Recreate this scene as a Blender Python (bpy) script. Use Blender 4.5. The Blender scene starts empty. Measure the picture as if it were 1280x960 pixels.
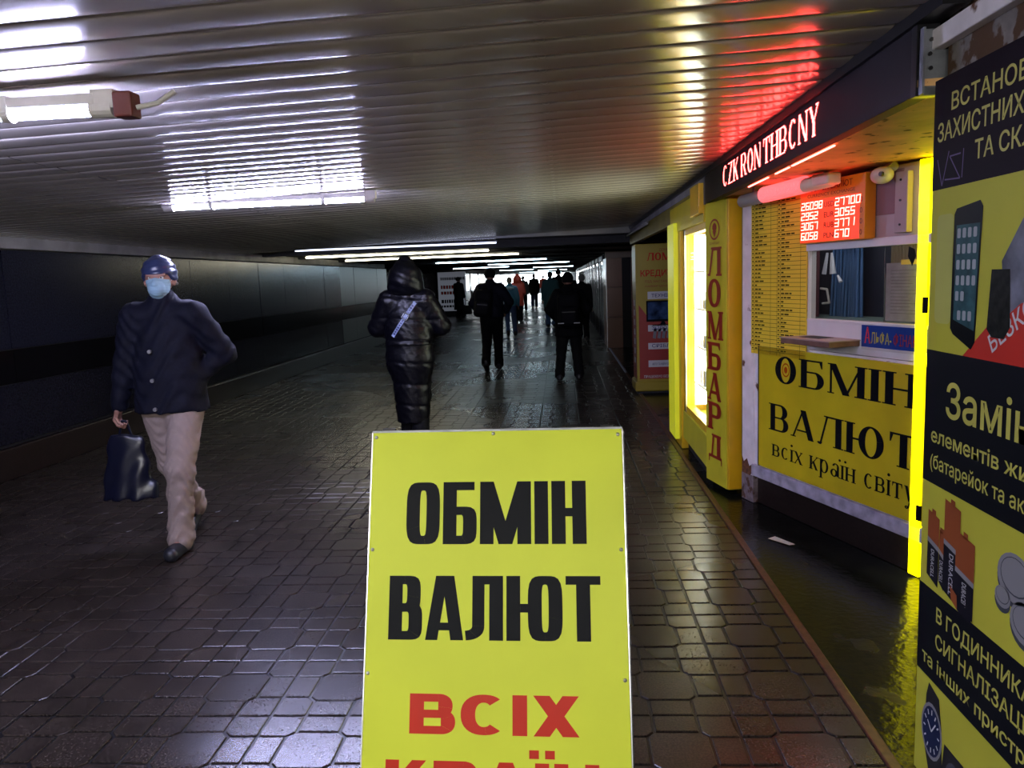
import bpy, bmesh, math, random
import numpy as np
from mathutils import Matrix, Vector
from math import pi, sin, cos, radians, atan2
random.seed(7)
S = bpy.context.scene
COL = S.collection

# ------------------------------------------------------------------ camera
PITCH, YAW, ROLL = radians(7.5879), radians(3.8774), 0.038
fw = Vector((-sin(YAW)*cos(PITCH), cos(YAW)*cos(PITCH), -sin(PITCH)))
r0 = Vector((cos(YAW), sin(YAW), 0)); u0 = r0.cross(fw)
rr = cos(ROLL)*r0 - sin(ROLL)*u0; uu = sin(ROLL)*r0 + cos(ROLL)*u0
cd = bpy.data.cameras.new('camera'); cam = bpy.data.objects.new('camera', cd); COL.objects.link(cam)
cam.matrix_world = Matrix(((rr.x, uu.x, -fw.x, 0), (rr.y, uu.y, -fw.y, 0), (rr.z, uu.z, -fw.z, 1.6), (0, 0, 0, 1)))
cd.sensor_width = 36; cd.lens = 36*980/1280; cd.clip_start = 0.05; cd.clip_end = 300
S.camera = cam
# ------------------------------------------------------------------ world and exposure
w = bpy.data.worlds.new('world'); S.world = w; w.use_nodes = True
w.node_tree.nodes['Background'].inputs[0].default_value = (0.6, 0.65, 0.9, 1)
w.node_tree.nodes['Background'].inputs[1].default_value = 0.02
S.view_settings.view_transform = 'Standard'; S.view_settings.look = 'None'
S.view_settings.exposure = 1.25; S.view_settings.gamma = 1; S.view_settings.use_curve_mapping = False
TUBE = 130.0        # ceiling tubes over the passage
FAR = 9          # tubes far down the passage
REAR = 112          # tubes behind the photographer (warmer)

# ------------------------------------------------------------------ materials
MATS = {}
def pm(name, col, rough=0.5, metal=0.0, emit=0.0, ecol=None, noise=None, bump=None, spec=None, stain=None, coat=0, alpha=None):
    """noise=(scale, amount) mottling of the colour; bump=(scale, strength); stain=(scale, threshold, colour, rough)"""
    if name in MATS: return MATS[name]
    m = bpy.data.materials.new(name); MATS[name] = m; m.use_nodes = True
    nt = m.node_tree; b = nt.nodes['Principled BSDF']; L = nt.links.new
    c4 = (*col, 1)
    b.inputs['Base Color'].default_value = c4; b.inputs['Roughness'].default_value = rough
    b.inputs['Metallic'].default_value = metal
    if spec is None and 'print' in name: spec = .04
    if spec is not None: b.inputs['Specular IOR Level'].default_value = spec
    if coat: b.inputs['Coat Weight'].default_value = coat
    if emit:
        b.inputs['Emission Color'].default_value = (*(ecol or col), 1); b.inputs['Emission Strength'].default_value = emit
    tc = nt.nodes.new('ShaderNodeTexCoord')
    out = None
    def ns(scale, detail=6):
        n = nt.nodes.new('ShaderNodeTexNoise'); n.inputs['Scale'].default_value = scale; n.inputs['Detail'].default_value = detail
        L(tc.outputs['Object'], n.inputs['Vector']); return n
    cur = None
    if noise:
        n = ns(noise[0]); mr = nt.nodes.new('ShaderNodeMapRange')
        mr.inputs[1].default_value = .3; mr.inputs[2].default_value = .7
        mr.inputs[3].default_value = 1-noise[1]; mr.inputs[4].default_value = 1+noise[1]
        L(n.outputs[0], mr.inputs[0])
        mx = nt.nodes.new('ShaderNodeVectorMath'); mx.operation = 'SCALE'; mx.inputs[0].default_value = col
        L(mr.outputs[0], mx.inputs['Scale']); cur = mx.outputs[0]; L(cur, b.inputs['Base Color'])
    if stain:
        n = ns(stain[0], 8); cr = nt.nodes.new('ShaderNodeMapRange'); cr.inputs[1].default_value = stain[1]; cr.inputs[2].default_value = stain[1]+.05
        L(n.outputs[0], cr.inputs[0])
        mx = nt.nodes.new('ShaderNodeMix'); mx.data_type = 'RGBA'; L(cr.outputs[0], mx.inputs[0])
        mx.inputs[6].default_value = c4
        if cur: L(cur, mx.inputs[6])
        mx.inputs[7].default_value = (*stain[2], 1); L(mx.outputs[2], b.inputs['Base Color'])
        m2 = nt.nodes.new('ShaderNodeMapRange'); m2.inputs[3].default_value = rough; m2.inputs[4].default_value = stain[3]
        L(cr.outputs[0], m2.inputs[0]); L(m2.outputs[0], b.inputs['Roughness'])
    if bump:
        n = ns(bump[0], 4); bp = nt.nodes.new('ShaderNodeBump'); bp.inputs['Strength'].default_value = bump[1]; bp.inputs['Distance'].default_value = .01
        L(n.outputs[0], bp.inputs['Height']); L(bp.outputs[0], b.inputs['Normal'])
    if alpha is not None:
        tr = nt.nodes.new('ShaderNodeBsdfTransparent'); ms = nt.nodes.new('ShaderNodeMixShader'); ms.inputs[0].default_value = alpha
        L(tr.outputs[0], ms.inputs[1]); L(b.outputs[0], ms.inputs[2]); L(ms.outputs[0], nt.nodes['Material Output'].inputs[0])
    return m

def paver_mat(name, col, r0_, r1_):
    m = bpy.data.materials.new(name); MATS[name] = m; m.use_nodes = True
    nt = m.node_tree; b = nt.nodes['Principled BSDF']; L = nt.links.new
    b.inputs['Specular IOR Level'].default_value = .52
    g = nt.nodes.new('ShaderNodeNewGeometry')
    n1 = nt.nodes.new('ShaderNodeTexNoise'); n1.inputs['Scale'].default_value = .6; n1.inputs['Detail'].default_value = 2; L(g.outputs['Position'], n1.inputs['Vector'])
    n2 = nt.nodes.new('ShaderNodeTexNoise'); n2.inputs['Scale'].default_value = 130; n2.inputs['Detail'].default_value = 3; L(g.outputs['Position'], n2.inputs['Vector'])
    n3 = nt.nodes.new('ShaderNodeTexNoise'); n3.inputs['Scale'].default_value = 4.5; n3.inputs['Detail'].default_value = 5; L(g.outputs['Position'], n3.inputs['Vector'])
    mr = nt.nodes.new('ShaderNodeMapRange'); mr.inputs[1].default_value = .25; mr.inputs[2].default_value = .75; mr.inputs[3].default_value = r0_; mr.inputs[4].default_value = r1_
    L(n1.outputs[0], mr.inputs[0]); L(mr.outputs[0], b.inputs['Roughness'])
    m1 = nt.nodes.new('ShaderNodeMapRange'); m1.inputs[1].default_value = .35; m1.inputs[2].default_value = .7; m1.inputs[3].default_value = .2; m1.inputs[4].default_value = 2.4
    L(n2.outputs[0], m1.inputs[0])
    m3 = nt.nodes.new('ShaderNodeMapRange'); m3.inputs[1].default_value = .3; m3.inputs[2].default_value = .7; m3.inputs[3].default_value = .65; m3.inputs[4].default_value = 1.35
    L(n3.outputs[0], m3.inputs[0])
    mu = nt.nodes.new('ShaderNodeMath'); mu.operation = 'MULTIPLY'; L(m1.outputs[0], mu.inputs[0]); L(m3.outputs[0], mu.inputs[1])
    sc = nt.nodes.new('ShaderNodeVectorMath'); sc.operation = 'SCALE'; sc.inputs[0].default_value = col; L(mu.outputs[0], sc.inputs['Scale'])
    L(sc.outputs[0], b.inputs['Base Color'])
    bp = nt.nodes.new('ShaderNodeBump'); bp.inputs['Strength'].default_value = .05; bp.inputs['Distance'].default_value = .002; L(n2.outputs[0], bp.inputs['Height']); L(bp.outputs[0], b.inputs['Normal'])
    return m

YEL = pm('yellow_print', (.60, .69, .05), .42, noise=(3, .05), spec=.15)
YEL2 = pm('yellow_vinyl', (.62, .50, .012), .35, noise=(4, .1))
YELB = pm('faded_yellow_vinyl', (.62, .56, .03), .4, noise=(3, .12), spec=.3)
ORY = pm('orange_yellow_paint', (.75, .45, .01), .35, noise=(3, .08))
BLK = pm('black_print', (.005, .006, .009), .45, spec=.06)
RED = pm('red_print', (.50, .025, .012), .4, spec=.15)
DRED = pm('dark_red_letters', (.30, .014, .008), .4)
WHT = pm('white_print', (.6, .6, .62), .4)
PALEY = pm('pale_yellow_print', (.50, .47, .09), .45, spec=.2)
BLKMET = pm('black_metal', (.012, .012, .014), .35, metal=.3)
STEEL = pm('galvanised_steel', (.22, .23, .25), .45, metal=.7, noise=(14, .3), bump=(60, .15))
SILV = pm('silver_trim', (.6, .6, .62), .3, metal=.9)
WPAINT = pm('white_chipped_paint', (.85, .80, .84), .5, noise=(9, .12), stain=(7, .62, (.13, .05, .02), .85))
WFRAME = pm('white_window_profile', (.75, .75, .8), .35, noise=(8, .04))
RUST = pm('peeling_rust_wall', (.20, .18, .17), .75, noise=(12, .5), stain=(11, .48, (.09, .045, .02), .9), bump=(16, .6))
PLY = pm('weathered_plywood', (.72, .40, .15), .6, noise=(5, .25), bump=(20, .3), stain=(11, .62, (.12, .07, .03), .8))
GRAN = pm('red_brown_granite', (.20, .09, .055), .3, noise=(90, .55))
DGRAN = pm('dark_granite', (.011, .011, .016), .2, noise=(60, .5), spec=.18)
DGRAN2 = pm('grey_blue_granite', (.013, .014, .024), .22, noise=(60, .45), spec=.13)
DGRAN3 = pm('granite_reflection_tone', (.035, .045, .05), .3, noise=(40, .25), spec=.3)
BAND = pm('black_polished_stone', (.004, .004, .005), .16, spec=.2)
PLINTH = pm('brown_plinth_stone', (.017, .011, .009), .3, noise=(50, .4))
PALE = pm('pale_plaster', (.25, .24, .24), .6, noise=(4, .25), bump=(10, .2))
GREYP = pm('grey_painted_panel', (.12, .12, .12), .25, noise=(3, .2))
SLAT = pm('brushed_aluminium_slat', (.68, .61, .52), .18, metal=.32, noise=(1.5, .12), stain=(2.3, .70, (.08, .07, .06), .5))
DARK = pm('dark_recess', (.008, .008, .01), .7)
WETF = pm('wet_dark_asphalt', (.006, .007, .006), .16, noise=(7, .6), stain=(2.2, .60, (.014, .014, .015), .4), bump=(30, .25), spec=.22)
GROUT = pm('dark_joint_sand', (.006, .006, .008), .35)
KERB = pm('worn_red_kerb', (.10, .04, .025), .35, noise=(30, .4))
PLASTW = pm('aged_white_plastic', (.55, .53, .48), .4, noise=(12, .1))
TUBEM = pm('lit_fluorescent_tube', (1, 1, 1), .4, emit=TUBE, ecol=(.56, .58, 1.0))
FARM = pm('lit_far_tube', (1, 1, 1), .4, emit=FAR, ecol=(.62, .86, 1.0))
WARMM = pm('lit_warm_tube', (1, 1, 1), .4, emit=FAR, ecol=(1.0, .93, .68))
REARM = pm('lit_rear_tube', (1, 1, 1), .4, emit=REAR, ecol=(1.0, .97, .93))
WHITEL = pm('lit_showcase_lamp', (1, 1, 1), .4, emit=14, ecol=(.93, 1.0, .86))
GLASS = pm('window_glass', (.02, .02, .02), .02, alpha=.14)
SKIN = pm('skin', (.30, .15, .11), .5, noise=(30, .08))

# ------------------------------------------------------------------ mesh helpers
class MB:
    def __init__(s): s.v = []; s.f = []
    def add(s, vs, fs):
        n = len(s.v); s.v += [tuple(v) for v in vs]; s.f += [tuple(i+n for i in f) for f in fs]; return s
    def box(s, x0, y0, z0, x1, y1, z1):
        vs = [(x, y, z) for z in (z0, z1) for y in (y0, y1) for x in (x0, x1)]
        return s.add(vs, [(0, 2, 3, 1), (4, 5, 7, 6), (0, 1, 5, 4), (2, 6, 7, 3), (0, 4, 6, 2), (1, 3, 7, 5)])
    def prism(s, poly, z0, z1):
        n = len(poly); vs = [(p[0], p[1], z0) for p in poly]+[(p[0], p[1], z1) for p in poly]
        return s.add(vs, [tuple(range(n-1, -1, -1)), tuple(range(n, 2*n))]+[(i, (i+1) % n, n+(i+1) % n, n+i) for i in range(n)])
    def flat(s, poly, z=0.0): return s.add([(p[0], p[1], z) for p in poly], [tuple(range(len(poly)))])
    def tube(s, a, b, ra, rb=None, n=12, caps=True):
        rb = ra if rb is None else rb
        a = Vector(a); b = Vector(b); d = (b-a).normalized(); t = d.orthogonal().normalized(); q = d.cross(t)
        vs = [a+ra*(cos(2*pi*i/n)*t+sin(2*pi*i/n)*q) for i in range(n)]+[b+rb*(cos(2*pi*i/n)*t+sin(2*pi*i/n)*q) for i in range(n)]
        fs = [(i, (i+1) % n, n+(i+1) % n, n+i) for i in range(n)]
        if caps: fs += [tuple(range(n-1, -1, -1)), tuple(range(n, 2*n))]
        return s.add(vs, fs)
    def path(s, pts, r, n=8):
        for a, b in zip(pts[:-1], pts[1:]): s.tube(a, b, r, r, n)
        return s
    def ball(s, c, r, nu=12, nv=8, sc=(1, 1, 1)):
        vs = []; fs = []
        for j in range(nv+1):
            th = pi*j/nv
            for i in range(nu):
                ph = 2*pi*i/nu; vs.append((c[0]+r*sc[0]*sin(th)*cos(ph), c[1]+r*sc[1]*sin(th)*sin(ph), c[2]+r*sc[2]*cos(th)))
        for j in range(nv):
            for i in range(nu):
                k = (i+1) % nu; fs.append((j*nu+i, (j+1)*nu+i, (j+1)*nu+k, j*nu+k))
        return s.add(vs, fs)
    def build(s, name, mat, parent=None, smooth=False, bevel=0):
        me = bpy.data.meshes.new(name); me.from_pydata(s.v, [], s.f); me.update()
        return link(name, me, mat, parent, smooth, bevel)
def link(name, me, mat, parent=None, smooth=False, bevel=0):
    if mat and not me.materials: me.materials.append(mat)
    if smooth: me.polygons.foreach_set('use_smooth', [True]*len(me.polygons))
    o = bpy.data.objects.new(name, me); COL.objects.link(o)
    if parent: o.parent = parent
    if bevel:
        b = o.modifiers.new('bevel', 'BEVEL'); b.width = bevel; b.segments = 2; b.limit_method = 'ANGLE'
    return o
def box(name, x0, y0, z0, x1, y1, z1, mat, parent=None, bevel=0): return MB().box(x0, y0, z0, x1, y1, z1).build(name, mat, parent, bevel=bevel)
def tag(o, label=None, cat=None, group=None, kind=None):
    if label: o['label'] = label
    if cat: o['category'] = cat
    if group: o['group'] = group
    if kind: o['kind'] = kind
    return o
def thing(name, label, cat, loc=(0, 0, 0), rot=0, group=None, mat=None):
    o = bpy.data.objects.new(name, None); COL.objects.link(o); o.empty_display_size = .1
    if mat is not None: o.matrix_world = mat
    else: o.location = loc; o.rotation_euler = (0, 0, rot)
    return tag(o, label, cat, group)
def struct(o, label=None): return tag(o, label, None, None, 'structure')
def sempty(name, loc=(0, 0, 0)):
    o = bpy.data.objects.new(name, None); COL.objects.link(o); o.location = loc; o['kind'] = 'structure'; return o
def frame(p, ex, ey):
    ex = Vector(ex).normalized(); ey = Vector(ey).normalized(); ez = ex.cross(ey)
    return Matrix(((ex.x, ey.x, ez.x, p[0]), (ex.y, ey.y, ez.y, p[1]), (ex.z, ey.z, ez.z, p[2]), (0, 0, 0, 1)))

# ------------------------------------------------------------------ lettering: own glyph strokes
def band(cx, cy, rx, ry, tx, ty, a0, a1, e=2.0, n=20):
    out = []
    for i in range(n):
        q = []
        for a in (a0+(a1-a0)*i/n, a0+(a1-a0)*(i+1)/n):
            c, s_ = cos(radians(a)), sin(radians(a)); k = (abs(c)**e+abs(s_)**e)**(-1/e)
            q.append(((cx+rx*k*c, cy+ry*k*s_), (cx+(rx-tx)*k*c, cy+(ry-ty)*k*s_)))
        out.append([q[0][0], q[1][0], q[1][1], q[0][1]])
    return out
def glyph(ch, st):
    v, h, sf, e, W = st['v'], st['h'], st['sf'], st['e'], st['w']
    t = st.get('t', h*.7); th = st.get('thin', v)
    R = lambda x0, y0, x1, y1: [(x0, y0), (x1, y0), (x1, y1), (x0, y1)]
    D = lambda x0, y0, x1, y1, w_: [(x0-w_/2, y0), (x0+w_/2, y0), (x1+w_/2, y1), (x1-w_/2, y1)]
    P = []
    def stem(x, y0=0, y1=1, serif=True):
        P.append(R(x, y0, x+v, y1))
        if sf and serif:
            for y in (y0, y1):
                P.append(R(x-sf, y if y == y0 else y-t, x+v+sf, y+t if y == y0 else y))
    def foot(x, y):      # serif at a diagonal's end
        if sf: P.append(R(x-sf-th/2, y if y == 0 else y-t, x+sf+th/2, y+t if y == 0 else y))
    if ch in 'ОO': P.extend(band(W/2, .5, W/2, .5+st.get('ov', 0), v, h, 0, 360, e, 36)); return P, W
    if ch in 'СC':
        P.extend(band(W/2, .5, W/2, .5, v, h, 48 if e < 3 else 30, 312 if e < 3 else 330, e, 30))
        return P, W
    if ch in 'ІI': stem(0); return P, v
    if ch == 'Ї':
        stem(0); P.append(R(-v*.42, 1.1, v*.28, 1.3)); P.append(R(v*.72, 1.1, v*1.42, 1.3)); return P, v
    if ch in 'НH':
        stem(0); stem(W-v); P.append(R(v, .5-h/2, W-v, .5+h/2)); return P, W
    if ch in 'ТT':
        stem(W/2-v/2, serif=False); P.append(R(0, 1-h, W, 1))
        if sf: P += [R(W/2-v/2-sf, 0, W/2+v/2+sf, t), [(0, 1), (0, .72), (.03, .72), (.09, 1-h), (.09, 1)], [(W, 1), (W, .72), (W-.03, .72), (W-.09, 1-h), (W-.09, 1)]]
        return P, W
    if ch in 'БBВРPR':
        stem(0); rx = min(W*.5, .27)
        def bowl(y0, y1, xr):
            ry = (y1-y0)/2; P.append(R(v, y1-h, xr-rx, y1)); P.append(R(v, y0, xr-rx, y0+h))
            P.extend(band(xr-rx, (y0+y1)/2, rx, ry, v, h, -90, 90, e, 16))
        if ch == 'Б':
            P.append(R(0, 1-h, W*.93, 1)); bowl(0, .6, W)
            if sf: P.append([(W*.93, 1), (W*.93, .74), (W*.93-.03, .74), (W*.93-.09, 1-h), (W*.93-.09, 1)])
        elif ch in 'BВ': bowl(0, .5+h/2, W); bowl(.5-h/2, 1, W*.94)
        elif ch in 'РP': bowl(.42, 1, W)
        else: bowl(.46, 1, W*.95); P.append(D(W-v*.5, 0, W*.5, .5, v)); foot(W-v*.4, 0)
        return P, W
    if ch in 'МM':
        Wm = W*st.get('mw', 1.25); 
        if sf: P.append(R(sf*.3, 0, sf*.3+th, 1)); P.append(R(-sf*.7, 0, sf*1.3+th, t)); P.append(R(-sf*.7, 1-t, v, 1))
        else: stem(0)
        stem(Wm-v)
        P.append(D(Wm/2, 0, v*.5, 1, v)); P.append(D(Wm/2, 0, Wm-v*.5, 1, th))
        return P, Wm
    if ch in 'АA' and st.get('sq'):
        Wa = W*1.12; P += [D(.1, 0, Wa*.42, 1, .2), D(Wa-.105, 0, Wa*.58, 1, .21), R(Wa*.3, 1-.12, Wa*.7, 1), R(Wa*.22, .15, Wa*.78, .27)]; return P, Wa
    if ch in 'АA':
        Wa = W*1.08; P.append(D(th/2, 0, Wa/2, 1, th)); P.append(D(Wa-v/2, 0, Wa/2, 1, v)); P.append(R(Wa*.22, .25-h*.2, Wa*.75, .25+h*.75)); foot(th/2, 0); foot(Wa-v/2, 0); return P, Wa
    if ch in 'ЛД':
        Wl = W*1.06; x0 = .1 if ch == 'Д' else 0
        stem(Wl-v-(.05 if ch == 'Д' else 0)); P.append(R(Wl*.33, 1-h, Wl-.02, 1))
        b0 = .12 if ch == 'Д' else 0
        if st.get('sq'):
            P.append(R(Wl*.15, .22, Wl*.15+.2, 1)); P.append(R(Wl*.15, 1-h, Wl, 1)); P.extend(band(-.04, .22, Wl*.15+.24, .22, .2, h*1.1, -85, 0, 2.3, 10))
        else:
            P.append(D(th/2+x0+.04, 0, Wl*.4, 1, th))
            if sf: P.append(R(Wl*.33-sf, 1-t, Wl*.5, 1))
            if ch == 'Л': P.extend(band(.05, .1, .09, .1, .07, .08, -160, -10, 2, 8))
        if ch == 'Д': P.append(R(0, 0, Wl+.04, h)); P.append(R(0, -.2, .05, 0)); P.append(R(Wl-.01, -.2, Wl+.04, 0))
        return P, Wl
    if ch == 'Ю':
        stem(0); x = v*1.55 if not sf else v+sf+.1
        P.append(R(v, .5-h/2, x+v*.5, .5+h/2)); P.extend(band(x+W/2, .5, W/2, .5, v, h, 0, 360, e, 36)); return P, x+W
    if ch in 'ХX':
        P.append(D(v*.6, 1, W-v*.6, 0, v*1.12)); P.append(D(th*.6, 0, W-th*.6, 1, th*1.1))
        for x in (th*.5, W-v*.5): foot(x, 0); foot(x, 1)
        return P, W
    if ch in 'КK':
        stem(0); P.append(D(v*.9, .38, W-th*.7, 1, th*1.05)); P.append(D(W-v*.6, 0, v*1.6, .62, v*1.12)); foot(W-v*.6, 0); foot(W-th*.7, 1); return P, W
    if ch == 'N':
        P.append(R(sf*.3, 0, sf*.3+th, 1)); P.append(R(W-th, 0, W, 1)); P.append(D(W-th*.8, 0, th*.8, 1, v)); 
        if sf: P += [R(-sf*.7, 0, sf*1.3+th, t), R(W-th-sf, 1-t, W+sf, 1)]
        return P, W
    if ch == 'Z':
        P += [R(0, 1-h, W, 1), R(0, 0, W, h), D(v*.6, 0, W-v*.6, 1, v*1.1)]
        if sf: P += [R(0, .75, .035, 1), R(W-.035, 0, W, .27)]
        return P, W
    if ch == 'Y':
        P += [R(W/2-v/2, 0, W/2+v/2, .5), D(W/2, .45, v*.5, 1, v), D(W/2, .45, W-th*.5, 1, th)]; foot(W/2, 0); foot(th, 1); foot(W-th, 1); return P, W
    if ch == 'р':   # lower case, x-height 1, descender to -.4
        stem(0, -.42, 1); P.extend(band(W*.5, .5, W*.5, .5, v, h, 0, 360, 2, 24)); return P, W
    if ch == 'у':
        P += [D(W*.36, -.38, W-th*.6, 1, th*1.2), D(W*.5, .05, v*.6, 1, v*1.1)]; foot(v*.5, 1); foot(W-th, 1); P.extend(band(W*.22, -.33, .13, .1, .09, .08, 0, 360, 2, 10)); return P, W
    if ch == 'а':
        P.append(R(W-v, .05, W, .75)); P.extend(band(W-.27, .72, .27, .28, v*.9, h, 0, 165, 2, 10)); P.extend(band(W*.42, .28, W*.42, .29, v, h, 0, 360, 2, 20)); P.append(R(W-v*.3, 0, W+.09, h)); return P, W
    if ch == 'і':
        stem(0); P.extend(band(v/2, 1.33, v*.62, v*.62, v*.62, v*.62, 0, 360, 2, 10)); return P, v
    if ch == 'ї':
        stem(0)
        for dx in (-.13, .13+v): P.extend(band(dx, 1.3, v*.55, v*.55, v*.55, v*.55, 0, 360, 2, 10))
        return P, v
    return P, W*.5
LOW = {'в': 'В', 'с': 'С', 'х': 'Х', 'к': 'К', 'н': 'Н', 'т': 'Т'}
IMPACT = dict(v=.225, h=.135, sf=0, e=4.2, w=.56, gap=.055, sq=True, mw=1.5, ov=0)
WIDE = dict(v=.27, h=.2, sf=0, e=2.3, w=.86, gap=.1)
SERIF = dict(v=.19, h=.06, sf=.065, e=2.0, w=.70, gap=.15, thin=.06, t=.04, mw=1.35)
SERIFL = dict(v=.17, h=.08, sf=.08, e=2.0, w=.68, gap=.17, thin=.08, t=.06)
SLAB = dict(v=.2, h=.12, sf=.06, e=2.2, w=.7, gap=.1, thin=.1, t=.07)
def line_polys(text, st):
    x = 0; out = []
    for ch in text:
        if ch == ' ': x += st['w']*.55; continue
        p, w_ = glyph(LOW.get(ch, ch), st)
        out += [[(a+x, b) for a, b in q] for q in p]; x += w_+st['gap']
    return out, x-st['gap']
def letters(text, st, x, y, w_, h_, mat, parent, z=.0015, name='lettering', align=None):
    """bottom-left at (x,y), overall width w_, height h_"""
    pol, W = line_polys(text, st); k = w_/W; mb = MB()
    for i, q in enumerate(pol):
        area = sum(q[j][0]*q[(j+1) % len(q)][1]-q[(j+1) % len(q)][0]*q[j][1] for j in range(len(q)))
        if area < 0: q = q[::-1]
        mb.flat([(x+a*k, y+b*h_) for a, b in q], z+(i % 7)*.00006)
    return mb.build(name, mat, parent)
def ptext(text, x, y, h_, mat, parent, w_=None, z=.0015, bold=0.0, align='L', name='small_lettering', shear=0):
    """plain sans text from the built-in font, turned into a mesh; (x,y) bottom-left (or centre/right)"""
    c = bpy.data.curves.new('t', 'FONT'); c.body = text; c.size = 1; c.offset = bold; c.shear = shear; c.resolution_u = 3
    o = bpy.data.objects.new('t', c); COL.objects.link(o)
    dg = bpy.context.evaluated_depsgraph_get(); me = bpy.data.meshes.new_from_object(o.evaluated_get(dg))
    bpy.data.objects.remove(o); bpy.data.curves.remove(c)
    n = len(me.vertices); co = np.zeros(n*3); me.vertices.foreach_get('co', co); co = co.reshape(-1, 3)
    x0, x1 = co[:, 0].min(), co[:, 0].max(); k = h_/.73; kx = k if w_ is None else w_/(x1-x0)
    ox = {'L': 0, 'C': .5, 'R': 1}[align]*(x1-x0)*kx
    co[:, 0] = (co[:, 0]-x0)*kx+x-ox; co[:, 1] = co[:, 1]*k+y; co[:, 2] = z
    me.vertices.foreach_set('co', co.ravel()); me.materials.clear(); me.update()
    return link(name, me, mat, parent)

# ------------------------------------------------------------------ distance-field figures (numpy surface nets)
def smin(a, b, k):
    h = np.clip(.5+.5*(b-a)/k, 0, 1); return b*(1-h)+a*h-k*h*(1-h)
def cap(p, a, b, ra, rb, ys=1.0, xs=1.0):
    a = np.array(a, float); b = np.array(b, float); sc = np.array((1/xs, 1/ys, 1.0))
    q = (p-a)*sc; d = (b-a)*sc; L2 = d@d
    t = np.clip((q@d)/L2, 0, 1) if L2 > 0 else np.zeros(len(p))
    return (np.linalg.norm(q-t[:, None]*d, axis=1)-(ra+(rb-ra)*t))*min(1, min(xs, ys)*1.15)
def ell(p, c, r):
    q = (p-np.array(c))/np.array(r); n = np.linalg.norm(q, axis=1); g = np.linalg.norm(q/np.array(r), axis=1)+1e-9
    return n*(n-1)/g
def rbox(p, c, h_, r):
    q = np.abs(p-np.array(c))-np.array(h_)+r
    return np.linalg.norm(np.maximum(q, 0), axis=1)+np.minimum(q.max(axis=1), 0)-r
def field(prims, k):
    def f(p):
        d = None
        for pr in prims:
            kind = pr[0]
            e = cap(p, *pr[1:]) if kind == 'c' else ell(p, *pr[1:]) if kind == 'e' else rbox(p, *pr[1:])
            d = e if d is None else smin(d, e, k)
        return d
    return f
def surf(f, lo, hi, res):
    lo = np.array(lo, float); hi = np.array(hi, float); n = np.ceil((hi-lo)/res).astype(int)+1
    gx, gy, gz = [lo[i]+res*np.arange(n[i]) for i in range(3)]
    P = np.stack(np.meshgrid(gx, gy, gz, indexing='ij'), -1).reshape(-1, 3)
    V = np.concatenate([f(c) for c in np.array_split(P, max(1, len(P)//400000))]).reshape(n)
    V[0] = V[-1] = 1; V[:, 0] = V[:, -1] = 1; V[:, :, 0] = V[:, :, -1] = 1
    nc = n-1; acc = np.zeros((*nc, 3)); cnt = np.zeros(nc)
    G = np.stack(np.meshgrid(*[np.arange(k) for k in n], indexing='ij'), -1).astype(float)
    edges = []
    for ax in range(3):
        sa = [slice(None)]*3; sb = [slice(None)]*3; sa[ax] = slice(0, -1); sb[ax] = slice(1, None)
        a = V[tuple(sa)]; b = V[tuple(sb)]; cr = (a < 0) != (b < 0); idx = np.argwhere(cr)
        t = (a[cr]/(a[cr]-b[cr])); pt = idx.astype(float); pt[:, ax] += t
        o1, o2 = [i for i in range(3) if i != ax]
        for d1 in (0, -1):
            for d2 in (0, -1):
                c = idx.copy(); c[:, o1] += d1; c[:, o2] += d2
                ok = ((c >= 0) & (c < nc)).all(axis=1)
                np.add.at(acc, tuple(c[ok].T), pt[ok]); np.add.at(cnt, tuple(c[ok].T), 1)
        edges.append((ax, idx, a[cr] < 0))
    act = cnt > 0; ids = -np.ones(nc, int); ids[act] = np.arange(act.sum())
    verts = lo+res*(acc[act]/cnt[act][:, None])
    faces = []
    for ax, idx, neg in edges:
        o1, o2 = (ax+1) % 3, (ax+2) % 3
        q = []
        for d1, d2 in ((0, 0), (-1, 0), (-1, -1), (0, -1)):
            c = idx.copy(); c[:, o1] += d1; c[:, o2] += d2; c = np.clip(c, 0, nc-1); q.append(ids[tuple(c.T)])
        q = np.stack(q, 1); q[~neg] = q[~neg][:, ::-1]
        faces.append(q[(q >= 0).all(axis=1)])
    return verts, np.concatenate(faces)
def smesh(name, parts, mat, parent, mats=None):
    """parts: list of (field, lo, hi, res) merged in one mesh"""
    V = []; Fs = []; n = 0
    for f, lo, hi, res in parts:
        v, q = surf(f, lo, hi, res); V.append(v); Fs.append(q+n); n += len(v)
    V = np.concatenate(V); Fs = np.concatenate(Fs)
    me = bpy.data.meshes.new(name); me.from_pydata(V.tolist(), [], Fs.tolist()); me.update()
    return link(name, me, mat, parent, smooth=True)
def bounds(prims, m=.05):
    P = []
    for pr in prims:
        if pr[0] == 'c':
            r = max(pr[3], pr[4]); P += [np.array(pr[1])-r, np.array(pr[1])+r, np.array(pr[2])-r, np.array(pr[2])+r]
        else: P += [np.array(pr[1])-np.array(pr[2]), np.array(pr[1])+np.array(pr[2])]
    P = np.array(P); return P.min(0)-m, P.max(0)+m

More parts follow.
